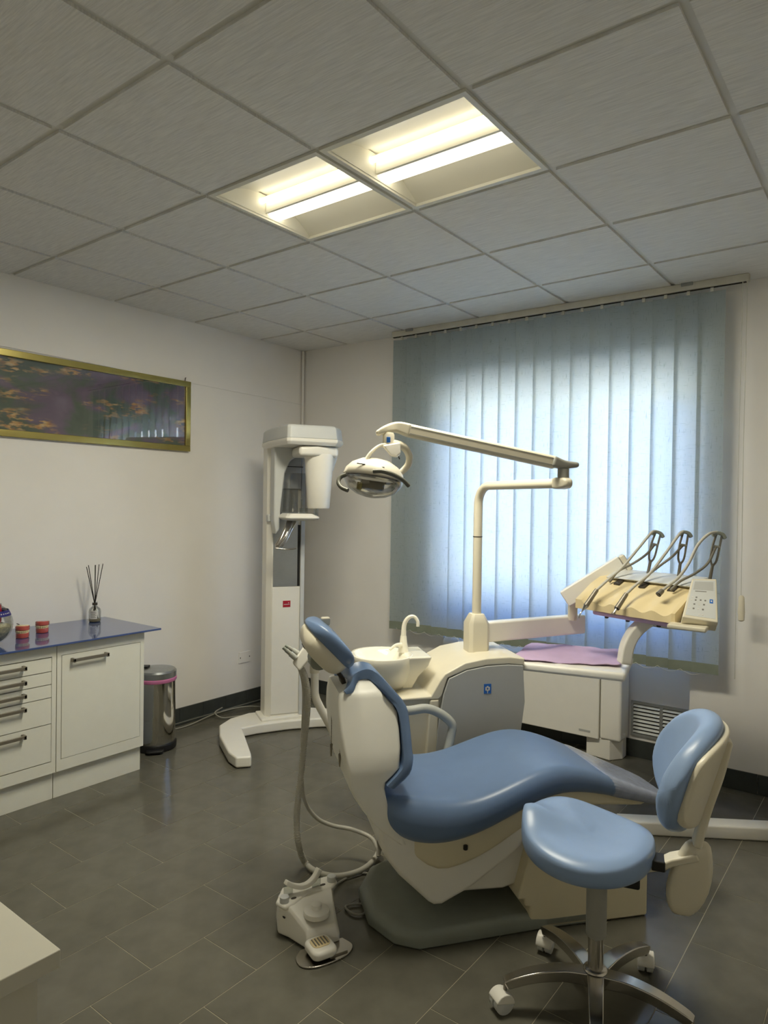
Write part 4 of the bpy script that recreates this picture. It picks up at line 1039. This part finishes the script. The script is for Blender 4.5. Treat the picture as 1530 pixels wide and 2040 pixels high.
# three whip arms
whips = []
for k, (ub, vb, ut, vt, d) in enumerate(((1291, 1140, 1309, 1063, 3.22), (1352, 1145, 1364, 1063, 3.10), (1415, 1150, 1431, 1065, 2.98))):
    bs, tp_ = at(ub, vb, d), at(ut, vt, d)
    up_ = (tp_-bs); ln = up_.length; up_.normalize(); sd = (RT - up_*RT.dot(up_)).normalized()
    fork = bs + up_*ln*0.32
    b = MB(); b.tube([bs - up_*0.03, bs + up_*ln*0.2, fork], lambda t: 0.0075 - 0.0015*t, 10)
    wo = b.build('whip_arm', M['hose_dark'], cn, world=True)
    for sgn in (-1, 1):
        pts = smooth_path([fork - up_*0.012, fork + up_*ln*0.08 + sd*sgn*0.013, fork + up_*ln*0.40 + sd*sgn*0.015, tp_ + sd*(sgn*0.012 + 0.004)], 4)
        MB().tube(pts, 0.0048, 8).build('whip_strand', M['hose_dark'], wo, world=True)
    c_ = fork + up_*ln*0.40
    MB().tube([c_ - sd*0.016, c_ + sd*0.016], 0.0055, 8).build('whip_clamp', M['plastic_grey'], wo, world=True)
    MB().strip(smooth_path([tp_ - sd*0.024 - up_*0.010, tp_ - sd*0.008 + up_*0.006, tp_ + sd*0.016 + up_*0.004, tp_ + sd*0.032 - up_*0.012], 4), 0.020, 0.015, side=FW).build('whip_hook', M['base_grey'], wo, world=True, bevel=0.004)
    whips.append((bs, tp_, up_, sd, c_, ln))

# handpieces with hoses
def instrument(name, label, hose_pts, back_pts, hp, tip, cat='handpiece'):
    t = thing(name, hp[0], 0, label, cat, 'hosed instruments on the console')
    MB().tube(smooth_path(hose_pts, 8), 0.0062, 10).build('hose', M['hose'], t, world=True)
    MB().tube(smooth_path(back_pts, 8), 0.0055, 10).build('return_hose', M['hose_dark'], t, world=True)
    if hp:
        d_ = (hp[1]-hp[0])
        MB().tube([hp[0], hp[0] + d_*0.15, hp[0] + d_*0.8, hp[1]], lambda q: 0.0095 + 0.003*q, 14).build('grip', M['handle_metal'], t, world=True)
        if tip == 'syringe':
            MB().tube([hp[1], hp[1] + d_*0.28], lambda q: 0.011 - 0.007*q, 12).build('cone', M['chrome'], t, world=True)
            e_ = hp[1] + d_*0.28
            MB().tube(smooth_path([e_, e_ + d_*0.2, e_ + d_*0.32 - Vector((0, 0, 0.012))], 4), 0.0028, 8).build('nozzle', M['chrome'], t, world=True)
        elif tip == 'motor':
            MB().tube([hp[1], hp[1] + d_*0.06], 0.0105, 12).build('ring', M['black'], t, world=True)
            MB().tube([hp[1] + d_*0.06, hp[1] + d_*0.32], 0.0062, 10).build('shank', M['chrome'], t, world=True)
            MB().tube([hp[1] + d_*0.32, hp[1] + d_*0.40], 0.0085, 10).build('tip', M['handle_metal'], t, world=True)
        else:
            MB().tube([hp[1], hp[1] + d_*0.16], 0.0115, 12).build('coupling', M['black'], t, world=True)
    return t
W0, W1, W2 = whips
instrument('air_syringe', 'metal air and water syringe on the console end nearest the lamp post',
    [W0[1] - W0[3]*0.006 + W0[2]*0.01, at(1297, 1062, 3.20), at(1272, 1092, 3.18), at(1240, 1130, 3.16), at(1210, 1156, 3.15), at(1188, 1176, 3.145)],
    [W0[4], at(1288, 1104, 3.205), at(1262, 1122, 3.22), at(1232, 1138, 3.235), at(1214, 1160, 3.24)],
    (at(1189, 1175, 3.144), at(1167, 1207, 3.12)), 'syringe')
instrument('dental_handpiece', 'metal handpiece with a slim end resting on the console middle',
    [W1[1] - W1[3]*0.006 + W1[2]*0.01, at(1352, 1066, 3.08), at(1326, 1102, 3.06), at(1294, 1143, 3.04), at(1266, 1166, 3.035), at(1247, 1184, 3.03)],
    [W1[4], at(1340, 1108, 3.09), at(1316, 1126, 3.10), at(1292, 1145, 3.105), at(1274, 1165, 3.11)],
    (at(1248, 1183, 3.03), at(1229, 1212, 3.01)), 'motor')
instrument('dental_handpiece', 'bare hose coupling with black end on the console beside the control panel',
    [W2[1] - W2[3]*0.006 + W2[2]*0.01, at(1412, 1064, 2.96), at(1390, 1086, 2.95), at(1372, 1122, 2.94), at(1352, 1150, 2.935), at(1330, 1168, 2.93), at(1318, 1177, 2.925)],
    [W2[4], at(1410, 1122, 2.965), at(1385, 1142, 2.97), at(1355, 1158, 2.97), at(1336, 1176, 2.96)],
    (at(1320, 1176, 2.925), at(1312, 1184, 2.92)), 'coupling')

# ================================================================ ASSISTANT SUCTION ARM, HOSES
sh = thing('suction_holder', at(640, 1420, 2.82), 0, 'white tubular assistant stand holding suction fittings behind the headrest', 'suction holder')
sh.location.z = 0.70
MB().tube(smooth_path([at(627, 1338, 2.80), at(627, 1362, 2.80), at(628, 1386, 2.80), at(637, 1408, 2.81), at(660, 1450, 2.84), at(688, 1504, 2.88), at(708, 1545, 2.92)], 6), 0.0165, 14).build('arm_tube', M['device_white'], sh, world=True)
MB().tube([at(627, 1325, 2.80), at(627, 1340, 2.80)], 0.0205, 16).build('arm_collar', M['cream'], sh, world=True)
hq = [at(583, 1318, 2.76), at(598, 1335, 2.76), at(628, 1300, 2.80), at(612, 1278, 2.80)]
b = MB(); b.loft([[p - FW*0.028 for p in hq], [p + FW*0.03 for p in hq]]); b.build('holder_block', M['device_white'], sh, world=True, bevel=0.008, bseg=3)
MB().tube([at(618, 1302, 2.79), at(634, 1325, 2.79)], 0.026, 16).build('holder_hub', M['arm_grey'], sh, world=True)
for (p_, q_) in ((at(590, 1312, 2.74), at(564, 1290, 2.74)), (at(594, 1302, 2.78), at(568, 1286, 2.78))):
    d_ = q_-p_
    MB().tube([p_, p_ + d_*0.45], 0.0115, 12).build('suction_coupling', M['arm_grey'], sh, world=True)
    MB().tube([p_ + d_*0.45, p_ + d_*0.78], 0.0088, 12).build('suction_neck', M['plastic_grey'], sh, world=True)
    MB().tube([p_ + d_*0.78, q_], 0.0068, 10).build('suction_tip', M['base_grey'], sh, world=True)

def flr(u, v, z=0.016): return atz(u, v, z)
h1p = [at(600, 1330, 2.77), at(608, 1350, 2.775), at(613, 1380, 2.78), at(612, 1420, 2.79), at(607, 1470, 2.80), at(601, 1530, 2.80), at(594, 1590, 2.79), at(591, 1640, 2.78), at(595, 1682, 2.77), flr(607, 1717, 0.03), flr(632, 1737), flr(672, 1745), flr(716, 1735), flr(744, 1714, 0.02), flr(756, 1688, 0.04), at(753, 1652, 2.80), at(748, 1620, 2.82)]
hp1 = smooth_path(h1p, 26)
th = thing('suction_hose', (hp1[-40].x, hp1[-40].y, 0), 0, 'ribbed grey suction hose hanging from the holder and looping on the floor', 'hose')
MB().tube(hp1, 0.0112, 12).build('hose_tube', M['hose'], th, world=True)
rb = MB(); acc = 0.0; last = hp1[0]; cnt = 0
for i in range(1, len(hp1)-1):
    acc += (hp1[i]-last).length; last = hp1[i]
    if acc > 0.0068 and i < 26*9.2:
        acc = 0; d_ = (hp1[i+1]-hp1[i-1]).normalized()
        rb.tube([hp1[i] - d_*0.0022, hp1[i] + d_*0.0022], 0.0130, 12); cnt += 1
tag(rb.build('hose_ribs', M['hose'], th, world=True, ang=30), kind='stuff')
h2p = [at(597, 1332, 2.80), at(603, 1352, 2.81), at(606, 1385, 2.82), at(604, 1450, 2.84), at(601, 1520, 2.85), at(602, 1572, 2.86), at(612, 1606, 2.88), at(634, 1632, 2.90), at(664, 1645, 2.92), at(700, 1652, 2.92), at(738, 1668, 2.88), at(752, 1690, 2.84), at(754, 1706, 2.82)]
th2 = thing('suction_hose', (hp1[-40].x-0.12, hp1[-40].y+0.1, 0), 0, 'smooth grey suction hose curving behind the ribbed hose toward the chair', 'hose')
MB().tube(smooth_path(h2p, 10), 0.0085, 10).build('hose_tube', M['hose'], th2, world=True)

# bib chains with clips hanging from the headrest
for u, v0, v1, d, lab in ((661, 1372, 1482, 2.56, 'beaded bib chain with clip hanging lower from the headrest, left one'), (678, 1460, 1502, 2.45, 'beaded bib chain with clip hanging in front of the back shell, right one')):
    p0, p1 = at(u, v0, d), at(u-1, v1, d)
    t = thing('bib_chain', p1, 0, lab, 'chain')
    b = MB(); n_ = int((p0-p1).length/0.0055)
    for k in range(n_):
        p = p0 + (p1-p0)*((k+0.5)/n_)
        b.lathe([(0.0008, -0.0025), (0.0026, 0.0), (0.0008, 0.0025)], tuple(p), 6)
    tag(b.build('chain_beads', M['handle_metal'], t, world=True), kind='stuff')
    MB().tube([p1, p1 - Vector((0, 0, 0.022)), p1 - Vector((0, 0, 0.045))], lambda q: 0.0055 - 0.003*q, 8).build('clip', M['handle_metal'], t, world=True)

# ================================================================ FOOT CONTROL
fp = thing('foot_control', (2.24, 0.0, 0), R(-22), 'white foot control pedal box with knobs and stirrup handle on the floor', 'foot control')
pl0 = [(-0.10, -0.055), (-0.02, -0.082), (0.02, -0.060), (0.115, -0.028), (0.125, 0.088), (-0.02, 0.135), (-0.10, 0.175), (-0.125, 0.15), (-0.125, -0.03)]
pl1 = [(-0.095, -0.05), (-0.02, -0.076), (0.015, -0.052), (0.10, -0.024), (0.11, 0.083), (-0.02, 0.128), (-0.095, 0.165), (-0.115, 0.14), (-0.115, -0.03)]
b = MB(); b.loft([[(x, y, 0.004) for x, y in pl0], [(x, y, 0.03) for x, y in pl0], [(x, y, (0.098 if x < 0.03 else 0.060)) for x, y in pl1]])
b.build('body', M['device_white'], fp, bevel=0.010, bseg=3)
b = MB(); b.prism([(-0.11, -0.03), (-0.035, -0.085), (0.010, -0.07), (0.005, -0.03), (-0.04, 0.05), (-0.02, 0.125), (-0.05, 0.165), (-0.10, 0.17)], 0.094, 0.112, 'xy'); b.build('rear_plate', M['device_white'], fp, bevel=0.008, bseg=3)
for x, y in ((-0.02, -0.058), (-0.060, 0.145)):
    MB().lathe([(0.0165, 0.108), (0.017, 0.112), (0.016, 0.130), (0.010, 0.132)], (x, y, 0), 18).build('knob', M['grey_white'], fp)
for x, y in ((-0.022, -0.022), (-0.05, 0.105)):
    MB().lathe([(0.008, 0.110), (0.008, 0.1135)], (x, y, 0), 12, sx=0.7, sy=1.3).build('button', M['dark_brown'], fp)
MB().lathe([(0.006, 0.0), (0.008, 0.002)], (0.003, -0.0685, 0.07), 12, mat=None, sx=1.2, sy=0.5).build('port', M['black'], fp)
MB().lathe([(0.045, 0.070), (0.047, 0.076), (0.044, 0.086), (0.034, 0.091), (0.019, 0.092), (0.018, 0.106), (0.014, 0.109)], (0.058, 0.030, 0.012), 28).build('joystick', M['device_white'], fp)
# stirrup handle: two clear sides and a curved white grip
for y in (-0.030, 0.080):
    MB().bb((-0.056, y-0.017, 0.108), (-0.050, y+0.017, 0.148 if y < 0 else 0.156)).build('handle_side', M['clear_acrylic'], fp, bevel=0.002)
hp_ = smooth_path([(-0.050, -0.042, 0.162), (-0.045, -0.018, 0.146), (-0.040, 0.012, 0.136), (-0.040, 0.040, 0.137), (-0.045, 0.068, 0.150), (-0.050, 0.090, 0.176)], 5)
MB().strip(hp_, 0.028, 0.016, side=(1, 0, 0.2)).build('handle_grip', M['device_white'], fp, bevel=0.003)
# front pedal and steel foot plate
MB().prism(crv([(0.10, -0.05), (0.13, -0.078), (0.175, -0.08), (0.202, -0.045), (0.207, 0.02), (0.195, 0.085), (0.160, 0.118), (0.11, 0.105)], 5), 0.001, 0.007, 'xy').build('foot_plate', M['alu'], fp, bevel=0.002)
MB().prism(rrect(0.048, 0.045, 0.024, 5, 0.155, 0.0), 0.014, 0.045, 'xy').build('pedal', M['device_white'], fp, bevel=0.012, bseg=4)
MB().prism(rrect(0.026, 0.032, 0.018, 4, 0.150, 0.0), 0.044, 0.0475, 'xy').build('pedal_pad', M['cream_pad'], fp, bevel=0.002)
for k in range(-2, 3):
    MB().bb((0.130, k*0.011-0.0018, 0.047), (0.168, k*0.011+0.0018, 0.0495)).build('pad_rib', M['hose_dark'], fp, smooth=False)
MB().bb((0.185, 0.02, 0.007), (0.188, 0.085, 0.012)).build('plate_slot', M['handle_metal'], fp, smooth=False)
fcab = smooth_path([flr(650, 1772, 0.05), flr(672, 1760, 0.012), flr(705, 1742, 0.008), flr(735, 1740, 0.008), flr(765, 1750, 0.008), flr(775, 1762, 0.008), flr(742, 1796, 0.008), flr(700, 1802, 0.008), flr(688, 1808, 0.008), flr(705, 1821, 0.008), flr(725, 1820, 0.008), flr(733, 1802, 0.008)], 8)
tag(MB().tube(fcab, 0.0045, 8).build('pedal_cable', M['cable']), 'grey cable looping from the foot control to the chair base', 'cable')
fcab2 = smooth_path([flr(765, 1762, 0.008), flr(778, 1748, 0.008), flr(796, 1736, 0.02), flr(812, 1728, 0.06)], 6)
tag(MB().tube(fcab2, 0.0045, 8).build('pedal_cable', M['cable']), 'short grey cable rising under the chair behind the floor plate', 'cable')

# ================================================================ DENTIST STOOL
st = thing('dentist_stool', (3.19, 0.28, 0), R(17.5), 'blue saddle-seat dentist stool with backrest on a polished five-star base', 'stool')
hubm = MB(); hubm.lathe([(0.024, 0.075), (0.040, 0.080), (0.042, 0.105), (0.034, 0.125), (0.030, 0.128)], seg=24); hubm.build('hub', M['alu'], st)
for k in range(5):
    a = R(75 - 17.5 + 72*k)
    dx, dy = math.cos(a), math.sin(a)
    pts = smooth_path([(0.03*dx, 0.03*dy, 0.103), (0.10*dx, 0.10*dy, 0.112), (0.18*dx, 0.18*dy, 0.106), (0.25*dx, 0.25*dy, 0.088), (0.272*dx, 0.272*dy, 0.078)], 5)
    lg = MB(); lg.strip(pts, lambda t: 0.050 - 0.020*t, lambda t: 0.036 - 0.010*t); lo2 = lg.build('leg', M['alu'], st, bevel=0.010, bseg=4)
    ca = a + R((35, -50, 20, 70, -30)[k])
    cx_, cy_ = 0.272*dx, 0.272*dy
    cMt = Matrix.Translation((cx_, cy_, 0)) @ Matrix.Rotation(ca, 4, 'Z') @ Matrix.Rotation(R(90), 4, 'X')
    cw = MB()
    for s in (-1, 1):
        cw.lathe([(0.022, -0.011), (0.0295, -0.009), (0.0295, 0.009), (0.022, 0.011)], (0.012, 0.0297, s*0.013), 20, mat=cMt)
    cs = cw.build('caster', M['grey_white'], lo2)
    hd_ = MB(); hd_.prism([(0.012 + 0.0320*math.cos(R(q)), 0.0297 + 0.0320*math.sin(R(q))) for q in range(20, 200, 15)] , -0.0262, 0.0262, 'xy', cMt); hd_.build('caster_hood', M['device_white'], cs, bevel=0.003)
    MB().lathe([(0.0055, 0.05), (0.0055, 0.085)], (cx_, cy_, 0), 10).build('caster_stem', M['handle_metal'], cs)
MB().lathe([(0.0225, 0.125), (0.0225, 0.235)], seg=24).build('gas_column', M['alu'], st)
MB().lathe([(0.029, 0.225), (0.030, 0.23), (0.030, 0.415), (0.028, 0.42)], seg=24).build('column_cover', M['plastic_grey'], st)
MB().bb((-0.10, -0.06, 0.412), (0.12, 0.06, 0.444)).build('seat_mount', M['black'], st, bevel=0.006)
# saddle seat: rounded triangular plan, dished with raised rim
def seat_r(a):
    return 0.207 + 0.032*math.sin(a) - 0.012*math.cos(2*a) - 0.012*math.cos(a)
NA, rings = 40, []
def seat_ring(s, zf):
    out = []
    for k in range(NA):
        a = 2*math.pi*k/NA; r = seat_r(a)*s
        out.append((r*math.cos(a) - 0.022, r*math.sin(a), zf(a, s)))
    return out
def ztop(a, s):
    x, y = seat_r(a)*s*math.cos(a), seat_r(a)*s*math.sin(a)
    rim = 0.545 - 0.10*y*y/0.05*0.3 - 0.10*max(0.0, s-0.80)**1.4*2.2
    z = rim - 0.030*(1-s*s)
    ridge = 0.040*math.exp(-((y-0.03)/0.055)**2) * max(0.0, min(1.0, (-x+0.06)/0.24))
    hor = 0.040*math.exp(-((a - R(115) + math.pi) % (2*math.pi) - math.pi)**2/0.35)*s
    return z + ridge + hor - 0.06*x*0.35
for s, zf in ((0.20, lambda a, s: 0.440), (0.75, lambda a, s: 0.440), (0.90, lambda a, s: 0.446), (0.975, lambda a, s: 0.462), (1.0, lambda a, s: 0.486)):
    rings.append(seat_ring(s, zf))
for s in (0.99, 0.955, 0.90, 0.80, 0.65, 0.45, 0.25, 0.08):
    rings.append(seat_ring(s, ztop))
b = MB(); b.loft(rings); b.build('seat', M['stool_vinyl'], st, sub=1, ang=180)
# backrest: curved pad with cream shell, on a bracket
def back_ring(phi, grow, t0, t1, R0=0.30, hh=0.158, zc=0.765, lean=0.28, xc=0.285):
    pm = R(47)
    k = math.sqrt(max(0.0, 1 - (abs(phi)/pm)**2.6))
    h_ = max(0.02, hh*k)*grow
    ring = []
    for q, z in rrect((t1-t0)/2, h_, min((t1-t0)/2, h_)*0.9, 4, (t0+t1)/2, 0):
        r = R0 + q
        x = xc - R0 + r*math.cos(phi); y = r*math.sin(phi)
        ring.append((x + lean*z, y, zc + z))
    return ring
phis = [R(-46.8 + 93.6*i/16) for i in range(17)]
b = MB(); b.loft([back_ring(p, 1.0, -0.055, 0.012) for p in phis]); b.build('back_pad', M['stool_vinyl'], st, sub=1)
b = MB(); b.loft([back_ring(p, 0.84, 0.004, 0.030) for p in phis[1:-1]]); b.build('back_shell', M['cream'], st, sub=1)
MB().strip(smooth_path([(0.345, 0, 0.86), (0.325, 0, 0.76), (0.297, 0, 0.66), (0.282, 0, 0.60), (0.270, 0, 0.545)], 5), lambda t: 0.055 - 0.02*math.sin(t*3.1), 0.026, side=(0, 1, 0)).build('back_post', M['cream'], st, bevel=0.008, bseg=3)
MB().strip([(0.275, 0, 0.520), (0.205, 0, 0.492), (0.185, 0, 0.478), (0.10, 0, 0.448)], 0.055, 0.022, side=(0, 1, 0)).build('back_bracket', M['cream'], st, bevel=0.006)
MB().bb((0.150, -0.030, 0.462), (0.188, 0.030, 0.492)).build('bracket_hinge', M['black'], st, bevel=0.004)
b = MB()
rings = []
for s_, hw_, th_ in ((0.0, 0.020, 0.014), (0.12, 0.040, 0.020), (0.35, 0.054, 0.024), (0.65, 0.050, 0.024), (0.88, 0.036, 0.022), (1.0, 0.026, 0.018)):
    c0 = Vector((0.232, 0, 0.335)) + Vector((0.045, 0, 0.225))*s_
    rings.append([(c0.x + y, q, c0.z) for y, q in rrect(hw_*1.1, th_, th_*0.8, 4)])
b.loft(rings); b.build('lever_cover', M['cream'], st, sub=1)
